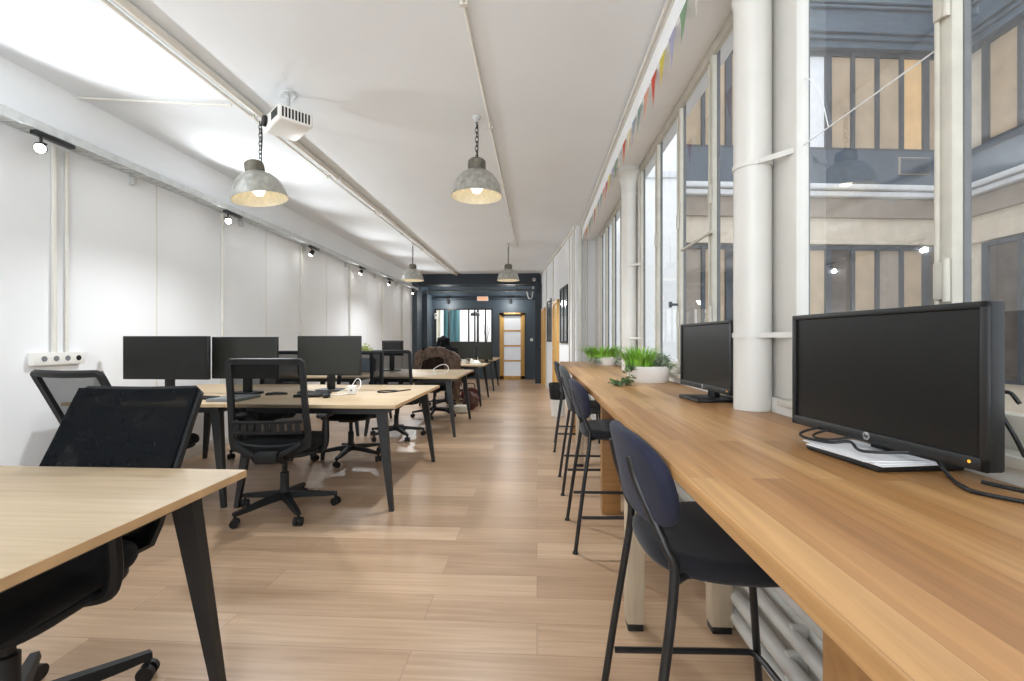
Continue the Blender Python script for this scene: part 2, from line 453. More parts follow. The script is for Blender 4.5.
# glazed interior window
o = None
m = MB()
for x in (WIN[0], -2.73, -2.12, -1.93, -1.60, WIN[1]-.045): m.box((x, YB-.02, WIN[2]), (x+.04, YB+.06, WIN[3]))
for z in (WIN[2], WIN[3]-.04): m.box((WIN[0], YB-.022, z), (WIN[1], YB+.06, z+.04))
o = struct(m.build('window_4', M_black))
MB().poly([(WIN[0]+.04, YB+.02, WIN[2]+.04), (WIN[1]-.04, YB+.02, WIN[2]+.04), (WIN[1]-.04, YB+.02, WIN[3]-.04), (WIN[0]+.04, YB+.02, WIN[3]-.04)]).build('pane', M_glassc, o)
# glazed pine door
m = MB()
for x in (DOOR[0], DOOR[1]-.13): m.box((x, YB-.03, 0), (x+.13, YB+.05, DOOR[3]), .004)
m.box((DOOR[0], YB-.03, DOOR[3]-.09), (DOOR[1], YB+.05, DOOR[3]), .004); m.box((DOOR[0], YB-.03, 0), (DOOR[1], YB+.05, .10), .004)
for k in range(1, 4): m.box((DOOR[0]+.13, YB-.02, .10+k*.46-.025), (DOOR[1]-.13, YB+.04, .10+k*.46+.025), .004)
o = struct(m.build('door_1', M_oakdoor))
for k in range(4): MB().box((DOOR[0]+.13, YB, .10+k*.46), (DOOR[1]-.13, YB+.02, .10+k*.46+.46)).build('pane', M_frost, o)
MB().box((DOOR[0]+.06, YB-.08, DOOR[3]-.10), (DOOR[1]-.12, YB-.03, DOOR[3]-.05), .01).build('door_closer', M_greyplastic, o)
# room behind the interior window
struct(MB().box((LX-.1, 16.3, 0), (1.2, 16.4, CEIL)).build('wall_far', M_wall))
def curtain(x0, x1, y, z0, z1, m_, label):
    m = MB()
    f = lambda u, v: V((x0+(x1-x0)*u, y+.04*math.sin(u*abs(x1-x0)*38), z0+(z1-z0)*v))
    m.grid(f, 60, 2); tag(m.build('curtain', m_), label, 'curtain')
curtain(-3.15, -2.6, 15.2, 0, 2.6, M_teal, 'teal curtain hanging behind the black-framed interior window')
curtain(-3.75+.3, -3.2, 15.0, 0, 2.6, M_cream, 'pale cream curtain behind the interior window, left of the teal one')
m = MB(); m.box((-2.05, 15.4, 0), (-1.98, 15.5, 2.5)); m.box((-1.2, 15.4, 0), (-1.13, 15.5, 2.5)); m.box((-2.05, 15.4, 2.43), (-1.13, 15.5, 2.5))
struct(m.build('trim_8', M_black))
m = MB()
m.lathe([(.16,.0),(.15,.08),(.08,.13),(.02,.14)], (0,0,0), 20, caps=True); m.cyl((0,0,.14),(0,0,CEIL-2.0),.008)
tag(m.build('ceiling_lamp', M_black, loc=(-2.05,15.0,2.0)), 'dark pendant lamp seen through the black-framed interior window', 'lamp')
# bay details
t = thing('exit_sign', 'small glowing peach exit sign box above the interior window and door', 'sign', (-1.65, YB-.122, 2.45))
MB().box((-.17,-.05,-.07),(.17,0,.07),.008).build('sign_box', M_white, t); MB().box((-.15,-.055,-.055),(.15,-.05,.055)).build('sign_face', M_exit, t)
m = MB(); m.cyl((-3.3,13.05,2.62),(-.05,13.05,2.62),.03); m.cyl((-2.45,13.05,2.62),(-2.45,13.05,CEIL),.02); m.cyl((-.6,13.05,2.62),(-.6,13.05,CEIL),.02)
tag(m.build('overhead_pipe', mat('grey_pipe', (110,118,122), .5)), 'grey pipe running across the navy bay below the beam', 'pipe')
m = MB(); m.tube(smooth_path([(-.1,13.3,2.9),(-.14,13.3,2.45),(-.24,13.3,2.42),(-.3,13.3,2.65)]), .02); tag(m.build('hanging_hose', M_white), 'pale looped hose hanging by the right end of the navy bay', 'hose')
t = thing('light_switch', 'white switch plate on the navy wall right of the pine door', 'switch', (-.16, YB, 1.2)); MB().box((-.045,-.012,-.045),(.045,0,.045),.004).build('plate', M_white, t); MB().box((-.03,-.018,-.03),(.03,-.012,.03),.003).build('rocker', M_white, t)
t = thing('wall_sensor', 'white sensor box on the navy wall at the far left of the bay', 'sensor', (-3.1, 13.85, 1.93)); MB().box((-.05,-.0,-.09),(.05,.05,.09),.01).build('housing', M_white, t); MB().cyl((0,0,.03),(0,-.01,.03),.025).build('lens', M_greyplastic, t)
t = thing('camera_dome', 'white round detector on the dark beam right end', 'detector', (-.08+.0, YP, 2.86)); MB().cyl((0,0,0),(0,-.04,0),.045).build('housing', M_white, t); MB().cyl((0,-.04,0),(0,-.055,0),.02).build('lens', M_greyplastic, t)

# ------------------------------------------------------------------ windows in the right wall
def win(n, ys, z0=.956, z1=2.799):
    m = MB()
    ya, yb = ys[0], ys[-1]
    for y in ys: m.box((.955, y-.022, z0), (.982, y+.022, z1), .005)
    m.box((.953, ya, z0), (.982, yb, z0+.075), .005); m.box((.953, ya, z1-.06), (.982, yb, z1), .005)
    o = struct(m.build('window_%d' % n, M_sash))
    m = MB()
    for y in ys: m.box((.983, y-.022, z0), (.998, y+.018, z1))
    m.box((.983, ya, z0), (.998, yb, z0+.04)); m.box((.983, ya, z1-.03), (.998, yb, z1))
    m.build('outer_frame', M_sashdark, o)
    for a, b in zip(ys[:-1], ys[1:]): MB().poly([(.977, a+.02, z0+.06), (.977, b-.02, z0+.06), (.977, b-.02, z1-.05), (.977, a+.02, z1-.05)]).build('pane', M_glass, o)
    m = MB(); m.box((.90, ya-.02, z0-.02), (.97, yb+.02, z0+.004), .004); m.build('sill', M_sash, o)
    for y in ys[1:-1]:
        for z in (1.32, 1.98):
            h = MB(); h.box((.942, y-.016, z-.045), (.956, y+.016, z+.045), .005); h.cyl((.946,y-.018,z-.05),(.946,y-.018,z+.05),.007); h.build('hinge', M_sash, o)
        h = MB(); h.cyl((.952,y+.012,z0+.1),(.952,y+.012,z1-.1),.006); h.build('bolt_rod', M_sash, o)
    return o
wA = win(1, (-.03, .54, 1.125, 1.745))
wB = win(2, (1.99, 2.56, 3.13, 3.70, 4.28))
wC = win(3, (4.67, 5.24, 5.81, 6.38, 6.94))
# second sash edge, crack lines, stay arms
m = MB(); m.tube([(.972,1.15,1.888),(.972,1.72,1.893)], .0022, 5)
m.tube(smooth_path([(.972,1.71,2.135),(.972,1.66,2.09),(.972,1.61,2.0),(.972,1.575,1.892)]), .0018, 5)
m.build('sash_cord', M_ledge, wA)
MB().tube([(.935,3.0,1.763),(.935,2.49,1.763)], .009, 6).build('stay_arm', M_sash, wB)
m = MB(); m.cyl((.94,3.10,1.42),(.90,3.10,1.42),.008); m.cyl((.90,3.10,1.42),(.885,3.10,1.42),.02); m.build('knob', M_sashdark, wB)

# ------------------------------------------------------------------ columns (cast iron pipes)
def column(y, label):
    t = thing('column', label, 'column', (.874, y, BAR_Z+.001))
    h = 2.80-BAR_Z-.002
    MB().lathe([(.001,0),(.070,0),(.070,h-.26),(.078,h-.24),(.078,h-.225),(.071,h-.21),(.075,h-.15),(.095,h-.09),(.125,h-.055),(.135,h-.05),(.135,h),(.001,h)], seg=36).build('shaft', M_pipew, t)
    for z in (.30, .98):
        m = MB(); m.lathe([(.0705,-.010),(.075,-.010),(.075,.010),(.0705,.010)], (0,0,z), 36); m.rings([[V((x,y,z+dz)) for x,y in ((-.012,-.076),(-.008,-.071),(.074,-.165),(.074,-.173))] for dz in (-.010,.010)]); m.build('clamp', M_pipew, t)
column(1.90, 'thick white pipe column standing on the bar between the two black monitors')
column(4.38, 'white pipe column standing on the bar beyond the plant pots')

# ------------------------------------------------------------------ bunting
t = thing('bunting', 'string of small coloured triangular pennants along the beam above the windows', 'bunting', (BEAMX-.003, 1.2, 2.815))
cols = [(196,190,182),(120,150,118),(160,160,186),(206,190,80),(192,72,52),(208,150,126),(126,148,142),(150,160,176),(222,210,168),(196,86,60)]
m = MB(); pts = []
for i in range(33):
    pts.append((0, i*.19, -.012*(i % 2)))
m.tube(pts, .0025, 5); m.build('string', M_white, t)
for i in range(31):
    c = cols[(i+6) % 10]
    y = .05+i*.19
    sw = random.uniform(-.015,.02); bend = random.uniform(-.02,.0)
    m = MB()
    m.grid(lambda u, v: V((-.004+bend*v*v, y+(u)*.12*(1-v)+.06*v+sw*v, -.006-.2*v)), 2, 5)
    m.build('pennant', mat('pennant_%d_%d_%d' % c, c, .8, var=.04), t)

# ------------------------------------------------------------------ bar counter
tag(MB().box((.305, -.9, BAR_Z-.032), (.928, 6.1, BAR_Z), .004).build('bar_counter', M_bar), 'long oak butcher-block bar counter along the windows', 'counter')
bar = [o for o in bpy.data.objects if o.name == 'bar_counter'][0]
def panel_leg(y, label):
    t = thing('counter_leg', label, 'counter leg', (.535, y, 0))
    m = MB(); m.box((-.075,-.035,.0),(.075,.035,BAR_Z-.033),.004); m.build('post', M_barleg, t)
    m = MB(); m.box((-.06,.036,BAR_Z-.13),(.06,.16,BAR_Z-.033),.004); m.build('bracket', M_barleg, t)
# legs are parts of the bar counter
bar.location = (0, 0, 0)
for y in (.69, 3.15, 5.75):
    MB().box((.44,y-.04,0),(.565,y+.04,BAR_Z-.033),.004).build('leg', M_barleg, bar)
for y in (1.9, 4.3):
    for x0, x1 in ((.365,.435),(.70,.785)):
        l = MB().box((x0,y-.035,.03),(x1,y+.035,BAR_Z-.033),.003).build('leg', M_greypost, bar)
        l['label'] = 'pale squared post leg with black foot'
        MB().box((x0+.004,y-.031,0),(x1-.004,y+.031,.03),.003).build('foot', M_black, l)
# heating pipes under the counter
for k, (x, z, r) in enumerate(((.80,.07,.028),(.80,.15,.028),(.815,.24,.024),(.83,.33,.02))):
    m = MB(); pts = [(x, -1+i*.4, z+.003*math.sin(i*1.7+k)) for i in range(21)]
    m.tube(pts, r, 12)
    o = tag(m.build('heating_pipe', M_pipew), ['white heating pipe under the bar, lowest of the four along the wall','white heating pipe under the bar, second from the floor','white heating pipe under the bar, second from the top','thinnest white heating pipe under the bar, topmost of the four'][k], 'pipe', 'heating pipes under the bar')
    for y in (.3, 1.5, 2.6, 3.8): MB().box((x-.005,y-.012,z-r-.006),(.859,y+.012,z+r+.006),.003).build('bracket', M_pipew, o)

# ------------------------------------------------------------------ bar stools (face +X)
def stool(loc, label, fabric, seatfab, shell=False, rz=0):
    t = thing('bar_stool', label, 'bar stool', loc, rz, 'bar stools along the oak counter')
    R = .0115
    for sy in (-1, 1):
        # rear leg continues up into the backrest
        m = MB(); m.tube(smooth_path([(-.275, sy*.235, .0),(-.235,sy*.215,.3),(-.19, sy*.195, .62),(-.205,sy*.18,.70),(-.25,sy*.115,.82),(-.268,sy*.10,.89)]), R, 10)
        m.cyl((-.275,sy*.235,0),(-.275,sy*.235,.012),.017,.014); m.build('leg', M_black, t)
        m = MB(); m.tube([(.235, sy*.225, 0),(.175,sy*.185,.63)], R, 10); m.cyl((.235,sy*.225,0),(.235,sy*.225,.012),.017,.014); m.build('leg', M_black, t)
    m = MB()
    zf = .19
    m.tube([(-.236,-.215,zf),(.10,-.209,zf),(.19,-.206,zf),(.206,-.19,zf),(.21,-.15,zf),(.21,.15,zf),(.206,.19,zf),(.19,.206,zf),(.10,.209,zf),(-.236,.215,zf)], .0095, 8)
    m.build('footrest', M_black, t)
    m = MB()
    for sy in (-1, 1): m.tube([(-.19,sy*.194,.622),(-.15,sy*.165,.625),(.178,sy*.165,.625)], .009, 8)
    m.tube([(-.1,-.165,.625),(-.1,.165,.625)], .009, 8); m.tube([(.172,-.187,.625),(.172,.187,.625)], .009, 8)
    m.build('seat_frame', M_black, t)
    m = MB(); m.pad(.44, .44, .055, 3.0, .024, lambda p: (p.x, p.y*(1-.12*(p.x<0)*abs(p.x)/.22), .643+p.z-.02*max(0,(p.x-.12))/.1), dome=.012)
    m.build('seat', seatfab, t)
    m = MB()
    zc, hh = (.80, .36) if shell else (.835, .23)
    def f(p):
        # p.x across (Y), p.y height, p.z thickness
        y = p.x; z = zc + p.y
        lean = (z-.70)*-.22
        x = -.215 + lean + .75*y*y - p.z
        return (x, y*(1-.1*max(0,p.y)/.15), z)
    m.pad(.46, hh, .042, 2.9, .02, f); m.build('backrest', fabric, t)
    return t
stool((.495,1.27,0), 'navy velvet bar stool with curved back, nearest the camera at the bar', M_bluevelvet, M_navyvelvet, rz=.05)
stool((.48,2.78,0), 'blue velvet bar stool, second from the camera along the bar', M_bluevelvet, M_navyvelvet, rz=.03)
stool((.47,3.72,0), 'grey upholstered bar stool with a tall shell back at the bar', M_greyvelvet, M_greyvelvet, True)
stool((.47,5.05,0), 'dark navy bar stool farthest along the bar beside the waste bin', M_navyvelvet, M_navyvelvet, rz=-.05)

# ------------------------------------------------------------------ waste bin
t = thing('waste_bin', 'white waste bin with a black liner folded over its rim', 'waste bin', (.325,7.15,0))
MB().lathe([(.001,0),(.10,0),(.135,.50),(.128,.50),(.095,.012),(.001,.012)], seg=28).build('bucket', M_white, t)
MB().lathe([(.118,.26),(.131,.36),(.144,.505),(.138,.515),(.128,.505),(.12,.40)], seg=28).build('liner', M_greyplastic, t)

# ------------------------------------------------------------------ monitors
def text_mesh(s, size, name, m, parent, M):
    cu = bpy.data.curves.new('txt', 'FONT'); cu.body = s; cu.size = size; cu.extrude = .0004; cu.align_x = 'CENTER'; cu.align_y = 'CENTER'
    cu.shear = .25
    to = bpy.data.objects.new('txt', cu); COL.objects.link(to)
    dg = bpy.context.evaluated_depsgraph_get(); dg.update()
    me = bpy.data.meshes.new_from_object(to.evaluated_get(dg))
    bpy.data.objects.remove(to); me.transform(M); me.materials.clear(); me.materials.append(m)
    o = bpy.data.objects.new(name, me); COL.objects.link(o); o.parent = parent
    return o
def monitor(loc, rz, label, w, h, zb, bez=.018, base='round', scr=None, depth=.045, hp=False, group='monitors on the desks', bd=.2, bw=.24, tilt=0):
    """faces local -Y, base at z=0"""
    t = thing('monitor', label, 'monitor', loc, rz, group)
    m = MB(); m.box((-w/2, -.012, zb), (w/2, .018, zb+h), .005)
    m.rings([[V((x*w/2*.97, .018, zb+h/2+z*h/2*.97)) for x, z in ((-1,-1),(1,-1),(1,1),(-1,1))], [V((x*w/2*.78, depth, zb+h/2+z*h/2*.74)) for x, z in ((-1,-1),(1,-1),(1,1),(-1,1))]])
    bz = m.build('housing', M_bezel, t)
    if hp:   # raised rim around the screen
        m = MB()
        for a, b in (((-w/2,-.02,zb),(w/2,-.011,zb+bez+.012)), ((-w/2,-.02,zb+h-bez),(w/2,-.011,zb+h)), ((-w/2,-.02,zb),(-w/2+bez,-.011,zb+h)), ((w/2-bez,-.02,zb),(w/2,-.011,zb+h))): m.box(a, b, .003)
        m.build('bezel', M_bezel, t)
        bb = bez+.012
    else: bb = bez
    MB().box((-w/2+bez, -.0145 if not hp else -.0135, zb+bb), (w/2-bez, -.012, zb+h-bez)).build('screen', scr or M_screen, t)
    m = MB(); m.box((-.035, .02, .012), (.035, .05, zb+h*.5), .006); m.build('stand_neck', M_bezel, t)
    if base == 'round':
        m = MB(); m.pad(bw, bd, .016, 3, .006, lambda p: (p.x, p.y+.02, .008+p.z)); m.build('stand_base', M_bezel, t)
    else:
        m = MB(); m.box((-bw/2, -bd/2-.0, 0), (bw/2, bd/2+.02, .014), .005); m.build('stand_base', M_bezel, t)
    if hp:
        m = MB(); m.cyl((0,-.0205,zb+.015),(0,-.0195,zb+.015),.0095,seg=24); lg = m.build('logo_badge', M_logo, t)
        text_mesh('hp', .013, 'logo_letters', M_bezel, lg, Matrix.Translation((0,-.0215,zb+.0155)) @ Matrix.Rotation(PI/2, 4, 'X'))
        MB().cyl((w/2-.03,-.0205,zb+.015),(w/2-.03,-.0195,zb+.015),.003).build('power_light', M_amber, t)
        m = MB(); m.tube([(w/2-.10+k*.0, -.0203, zb+.015) for k in (0,)]+[(w/2-.06,-.0203,zb+.015)], .0012, 5); m.build('button', M_greyplastic, t)
    return t
def facing(dx, dy): return math.atan2(dx, -dy)      # rz so that local -Y points to (dx,dy)
monitor((.795,1.12,BAR_Z), facing(-.523,-.066), 'large black monitor at the near end of the bar on a paper-covered foot', .513, .312, .04, bez=.0135, base='slab', hp=True, group='monitors on the bar', bw=.215, bd=.18, depth=.031)
monitor((.80,2.20,BAR_Z), facing(-.5,-.04), 'black monitor on the bar beyond the thick white column', .53, .315, .05, bez=.0135, base='slab', hp=True, group='monitors on the bar', bw=.215, bd=.18, depth=.031)

# papers on the monitor foot + cables on the bar
m = MB()
for k, (dx, a) in enumerate(((0,.05),(.008,.0),(-.006,-.08))):
    Mx = Matrix.Translation((.775+dx, 1.105+.008*k, BAR_Z+.0165+.0022*k)) @ Matrix.Rotation(.12+a, 4, 'Z')
    m.box((-.075,-.105,-.001),(.06,.105,.001), M=Mx)
tag(m.build('paper_sheets', M_paper), 'white paper sheets lying on the foot of the near bar monitor', 'paper')
m = MB(); m.tube(smooth_path([(.80,1.25,.96),(.72,1.27,.935),(.69,1.22,.93),(.71,1.15,.932),(.74,1.12,.94),(.72,1.05,.935),(.78,1.0,.945)],8), .0035, 6)
m.tube(smooth_path([(.80,1.22,.96),(.735,1.24,.936),(.71,1.20,.932),(.74,1.17,.935),(.80,1.16,.95)],8), .003, 6)
tag(m.build('monitor_cable', M_plastic), 'tangled black cables below the near bar monitor screen', 'cable')
m = MB(); m.tube(smooth_path([(.83,1.03,.97),(.84,.98,.906),(.80,.90,.905),(.80,.86,.905),(.86,.80,.905),(.90,.84,.905),(.86,.93,.906)],8), .004, 6)
tag(m.build('power_cable', M_plastic), 'black power cable looped on the bar right of the near monitor', 'cable')
m = MB(); m.tube(smooth_path([(.915,.905,.96),(.90,.91,1.0),(.895,.93,1.04),(.90,.945,1.07),(.91,.93,1.08),(.915,.915,1.06)],8), .004, 6)
tag(m.build('window_cord', M_plastic), 'black cord loop hanging on the window frame at the right edge', 'cable')

# ------------------------------------------------------------------ planters
def blades(m, n, c, spread, h, w, seed, droop=.5):
    rd = random.Random(seed)
    for i in range(n):
        a = rd.uniform(0, 2*PI); rr = math.sqrt(rd.random())
        b = V((c[0]+spread[0]*rr*math.cos(a)*.7, c[1]+spread[1]*rr*math.sin(a)*.7, c[2]))
        hh = h*rd.uniform(.55,1.05); out = V((math.cos(a)*spread[0], math.sin(a)*spread[1],0))*rd.uniform(.2,.9)
        side = V((-math.sin(a+rd.uniform(-1,1)), math.cos(a), 0)).normalized()*w*rd.uniform(.6,1.2)
        L = []
        for k in range(5):
            tt = k/4
            p = b + out*tt*tt + V((0,0,hh*(tt-droop*.5*tt*tt)))
            ww = side*(1-abs(tt-.35)*1.3)*.5
            L.append((p-ww, p+ww))
        for k in range(4): m.poly([L[k][0], L[k][1], L[k+1][1], L[k+1][0]])
def leaves(m, pts, size, seed, n=4):
    rd = random.Random(seed)
    for p in pts:
        for _ in range(n):
            c = V(p)+V((rd.uniform(-1,1),rd.uniform(-1,1),rd.uniform(-.2,1)))*size*.9
            a = rd.uniform(0,2*PI); e = rd.uniform(-.7,.7); s = size*rd.uniform(.6,1.2)
            d = V((math.cos(a)*math.cos(e), math.sin(a)*math.cos(e), math.sin(e))); q = d.cross(V((0,0,1))).normalized()
            u = d.cross(q)*.15*s
            m.poly([c, c+d*s*.35+q*s*.38+u, c+d*s*.7+q*s*.28, c+d*s, c+d*s*.7-q*s*.28, c+d*s*.35-q*s*.38+u])
def cloud(c, r, n, seed):
    rd = random.Random(seed); out = []
    for i in range(n):
        a = rd.uniform(0,2*PI); b = rd.uniform(0,1); q = rd.uniform(.5,1)
        out.append((c[0]+r[0]*q*math.cos(a)*math.sqrt(1-b*b), c[1]+r[1]*q*math.sin(a)*math.sqrt(1-b*b), c[2]+r[2]*q*b))
    return out
def planter(loc, rz, label, L, W, H):
    t = thing('planter', label, 'plant pot', loc, rz, 'white plant pots on the bar')
    MB().lathe([(.001,0),(.42,0),(.455,.012),(.5,H),(.485,H+.003),(.47,H),(.44,.025),(.001,.025)], seg=40, sx=L, sy=W).build('pot', M_whitepot, t)
    MB().lathe([(.001,H-.022),(.25,H-.018),(.462,H-.022)], seg=30, sx=L, sy=W).build('soil', M_soil, t)
    return t
t = planter((.745,3.10,BAR_Z), .15, 'larger oval white planter with bright fern, grey-green herb and trailing ivy', .30, .19, .105)
m = MB(); blades(m, 300, (-.06,0,.085), (.13,.10), .23, .011, 1, .65); m.build('fern', M_fern, t, smooth=0, fix=False)
m = MB(); leaves(m, cloud((.085,0,.09), (.085,.085,.10), 190, 2), .022, 3, 3); m.build('herb_foliage', M_silver, t, smooth=0, fix=False)
m = MB(); path = smooth_path([(-.12,-.05,.10),(-.16,-.09,.09),(-.18,-.13,.03),(-.20,-.18,.012),(-.24,-.22,.012),(-.29,-.20,.012),(-.31,-.24,.01)],6)
m.tube(path, .002, 5); leaves(m, path, .03, 5, 5); m.build('ivy', M_ivy, t, smooth=0, fix=False)
m = MB(); blades(m, 26, (-.1,.03,.09), (.17,.12), .24, .006, 11); m.build('grass_foliage', M_silver, t, smooth=0, fix=False)
t = planter((.775,5.2,BAR_Z), .1, 'smaller oval white planter with green fern at the far end of the bar', .26, .17, .095)
m = MB(); blades(m, 320, (-.03,0,.08), (.26,.14), .21, .014, 6, .6); m.build('fern', M_fern, t, smooth=0, fix=False)
m = MB(); leaves(m, cloud((-.14,-.07,.02), (.07,.05,.08), 45, 8), .035, 9, 2); leaves(m, cloud((.13,-.05,.03), (.04,.05,.07), 20, 10), .03, 12, 2); m.build('variegated_ivy', M_varieg, t, smooth=0, fix=False)

# ------------------------------------------------------------------ desks
DW, DD, DH = 1.2, 1.40, .74
def desk(loc, label):
    t = thing('desk', label, 'desk', loc, 0, 'pale oak bench desks')
    m = MB(); m.box((-DW/2,-DD/2,DH-.025),(DW/2,DD/2,DH),.002); m.build('tabletop', M_desk, t)
    for sx in (-1,1): MB().box((sx*DW/2-.001,-DD/2,DH-.0245),(sx*DW/2+.001,DD/2,DH-.001)).build('edge_band', M_deskedge, t)
    m = MB(); m.box((-DW/2+.10,-DD/2+.08,DH-.075),(DW/2-.10,-DD/2+.12,DH-.026)); m.box((-DW/2+.10,DD/2-.12,DH-.075),(DW/2-.10,DD/2-.08,DH-.026))
    m.box((-DW/2+.10,-DD/2+.1,DH-.075),(-DW/2+.14,DD/2-.1,DH-.026)); m.box((DW/2-.14,-DD/2+.1,DH-.075),(DW/2-.10,DD/2-.1,DH-.026))
    m.build('underframe', M_leg, t)
    for sx in (-1,1):
        for sy in (-1,1):
            m = MB(); m.frustum((sx*(DW/2-.135), sy*(DD/2-.11), DH-.026), (.075,.045), (sx*(DW/2-.045), sy*(DD/2-.06), 0), (.03,.028)); m.build('leg', M_leg, t)
    return t
d = desk((-1.59,.80,0), 'pale oak desk with an empty top in the left foreground')
XA, XB = -1.56, -2.765
dup(d, (XA,3.74,0), 0, 'pale oak desk beside the aisle carrying one monitor and tangled cables')
dup(d, (XB,3.74,0), 0, 'pale oak desk against the left wall carrying two monitors side by side')
dup(d, (XA,6.15,0), 0, 'pale oak aisle desk with a white cable loop, before the brown fur coat')
dup(d, (XB,6.15,0), 0, 'pale oak desk at the left wall behind the two-monitor desk')
dup(d, (XA,8.75,0), 0, 'pale oak desk by the aisle with monitors, behind the brown fur coat')
dup(d, (XA,11.2,0), 0, 'pale oak desk farthest away, just left of the pine door')

# ------------------------------------------------------------------ office chairs (sitter faces +Y)
def back_pt(u, v):
    w = .445 + .03*(1-v)**2
    y = -.235 - .015*math.sin(v*PI) - .06*v*v - .02*v + .022*u*u
    return V((u*w/2, y, (.50 + .55*v)))
def chair(loc, rz, label, dense=False):
    t = thing('office_chair', label, 'office chair', loc, rz, 'black mesh office chairs')
    for k in range(5):
        a = 2*PI*k/5 + .3
        d = V((math.cos(a), math.sin(a), 0)); q = V((-d.y, d.x, 0))
        m = MB(); rs = []
        for r, w, h, z in ((.03,.03,.045,.115),(.12,.025,.038,.108),(.26,.02,.03,.09),(.34,.017,.022,.082)):
            c = d*r + V((0,0,z)); rs.append([c-q*w-V((0,0,h/2)), c+q*w-V((0,0,h/2)), c+q*w*.7+V((0,0,h/2)), c-q*w*.7+V((0,0,h/2))])
        m.rings(rs); lg = m.build('base_arm', M_greyplastic, t, smooth=0)
        m = MB(); c = d*.33; s = V((math.cos(a+.9), math.sin(a+.9), 0))
        for e in (-1, 1): m.cyl(c+s*.008*e+V((0,0,.0275)), c+s*.026*e+V((0,0,.0275)), .027, seg=16)
        m.cyl(c+V((0,0,.028)), c+V((0,0,.076)), .01, seg=10); m.cyl(c-s*.01+V((0,0,.0285)), c+s*.01+V((0,0,.0285)), .018, seg=12)
        m.build('caster', M_plastic, lg)
    m = MB(); m.lathe([(.001,.085),(.038,.085),(.036,.15),(.028,.16),(.028,.27),(.018,.275),(.018,.40),(.001,.40)], seg=20); m.build('gas_column', M_plastic, t)
    m = MB(); m.box((-.09,-.14,.375),(.09,.10,.425),.012); m.cyl((.09,.02,.40),(.2,.03,.39),.006); m.build('tilt_mechanism', M_plastic, t)
    m = MB(); m.pad(.48,.47,.03,4,.012,lambda p:(p.x,p.y+.02,.43+p.z)); m.build('seat_shell', M_greyplastic, t)
    m = MB(); m.pad(.51,.50,.075,4.5,.032,lambda p:(p.x,p.y+.02,.48+p.z-.025*max(0,p.y-.15)/.1),dome=.01); m.build('seat', M_seatfab, t)
    # back frame: rounded loop
    loop = []
    us = [(-1,.10),(-1,.2),(-1,.4),(-1,.6),(-1,.8),(-1,.94),(-.985,.98),(-.93,.997),(-.6,1.0),(0,1.0),(.6,1.0),(.93,.997),(.985,.98),(1,.94),(1,.8),(1,.6),(1,.4),(1,.2),(1,.10),(.93,.02),(.7,-.03),(.35,-.05),(0,-.055),(-.35,-.05),(-.7,-.03),(-.93,.02)]
    pts = [back_pt(*p) for p in us]
    m = MB()
    n = len(pts); rs = []
    for i, p in enumerate(pts):
        dd = (pts[(i+1)%n]-pts[i-1]).normalized()
        nor = V((0,1,.25)).normalized(); sd = dd.cross(nor).normalized()
        low = us[i][1] < .1
        wd = .034 if low else .018; th = .012
        rs.append([p+sd*wd+nor*th, p-sd*wd+nor*th, p-sd*wd-nor*th, p+sd*wd-nor*th])
    m.rings(rs, closed=True); m.build('back_frame', M_greyplastic, t, smooth=50)
    m = MB(); m.grid(lambda a, b: back_pt((a*2-1)*1.03, .0+b*1.012)+V((0,.021,0)), 12, 12); m.build('back_mesh', M_meshd if dense else M_mesh, t, fix=False)
    # spine bracket from the mechanism to the frame
    m = MB()
    for sx in (-1, 1):
        P = smooth_path([(sx*.06,-.12,.40),(sx*.07,-.24,.41),(sx*.085,-.275,.45),(sx*.15,-.262,.485),(sx*.20,-.25,.52)], 5)
        m.tube(P, [.022-.006*i/len(P) for i in range(len(P))], 8)
    m.box((-.07,-.30,.40),(.07,-.22,.475),.012); m.build('back_bracket', M_greyplastic, t)
    m = MB()
    for i in range(9):
        u = (i-4)/4*.80
        a, b = back_pt(u-.078,.18), back_pt(u+.078,.29)
        m.box((a.x,a.y-.035,a.z),(b.x-.004,a.y-.024,b.z),.003)
    for v in (.17,.295):
        L = [back_pt((i/8*2-1)*.92, v)+V((0,-.026,0)) for i in range(9)]; m.tube(L, .012, 6)
    m.build('lumbar_support', M_greyplastic, t)
    for sx in (-1, 1):
        m = MB()
        m.tube(smooth_path([(sx*.18,-.01,.415),(sx*.262,-.02,.43),(sx*.285,-.02,.49),(sx*.283,-.015,.60),(sx*.28,-.005,.655)],5), .021, 8); m.build('arm_post', M_greyplastic, t)
        m = MB(); m.pad(.085,.25,.03,3.2,.012,lambda p:(p.x+sx*.275,p.y+.01,.668+p.z)); m.build('armrest', M_plastic, t)
    return t
c0 = chair((-1.745,3.06,0), .14, 'black mesh office chair with its see-through back to us, before the single monitor')
def chair2(loc, rz, label):
    c = dup(c0, loc, rz, label); return c
def recline(c, a):
    P = V((0,-.21,.46))
    Mx = Matrix.Translation(P) @ Matrix.Rotation(a, 4, 'X') @ Matrix.Translation(-P)
    for ch in kids(c):
        if ch.name.split('.')[0] in ('back_frame','back_mesh','lumbar_support','back_bracket'): ch.matrix_basis = Mx
c1 = chair2((-1.53,1.235,0), PI+.09, 'black office chair under the foreground desk, its dense back facing us')
for ch in kids(c1):
    if ch.name.startswith('back_mesh'):
        ch.data = ch.data.copy(); ch.data.materials.clear(); ch.data.materials.append(M_meshd)
recline(c1, .37)
recline(chair2((-2.70,2.98,0), -.08, 'black office chair below the wall socket, behind the foreground chair'), .33)
chair2((-1.86,4.46,0), PI+.02, 'black office chair pushed in behind the single aisle monitor')
chair2((-2.72,4.45,0), PI-.05, 'black office chair behind the two side-by-side monitors, mostly hidden')
chair2((-1.72,5.48,0), .08, 'black mesh office chair at the second aisle desk, its back to us')
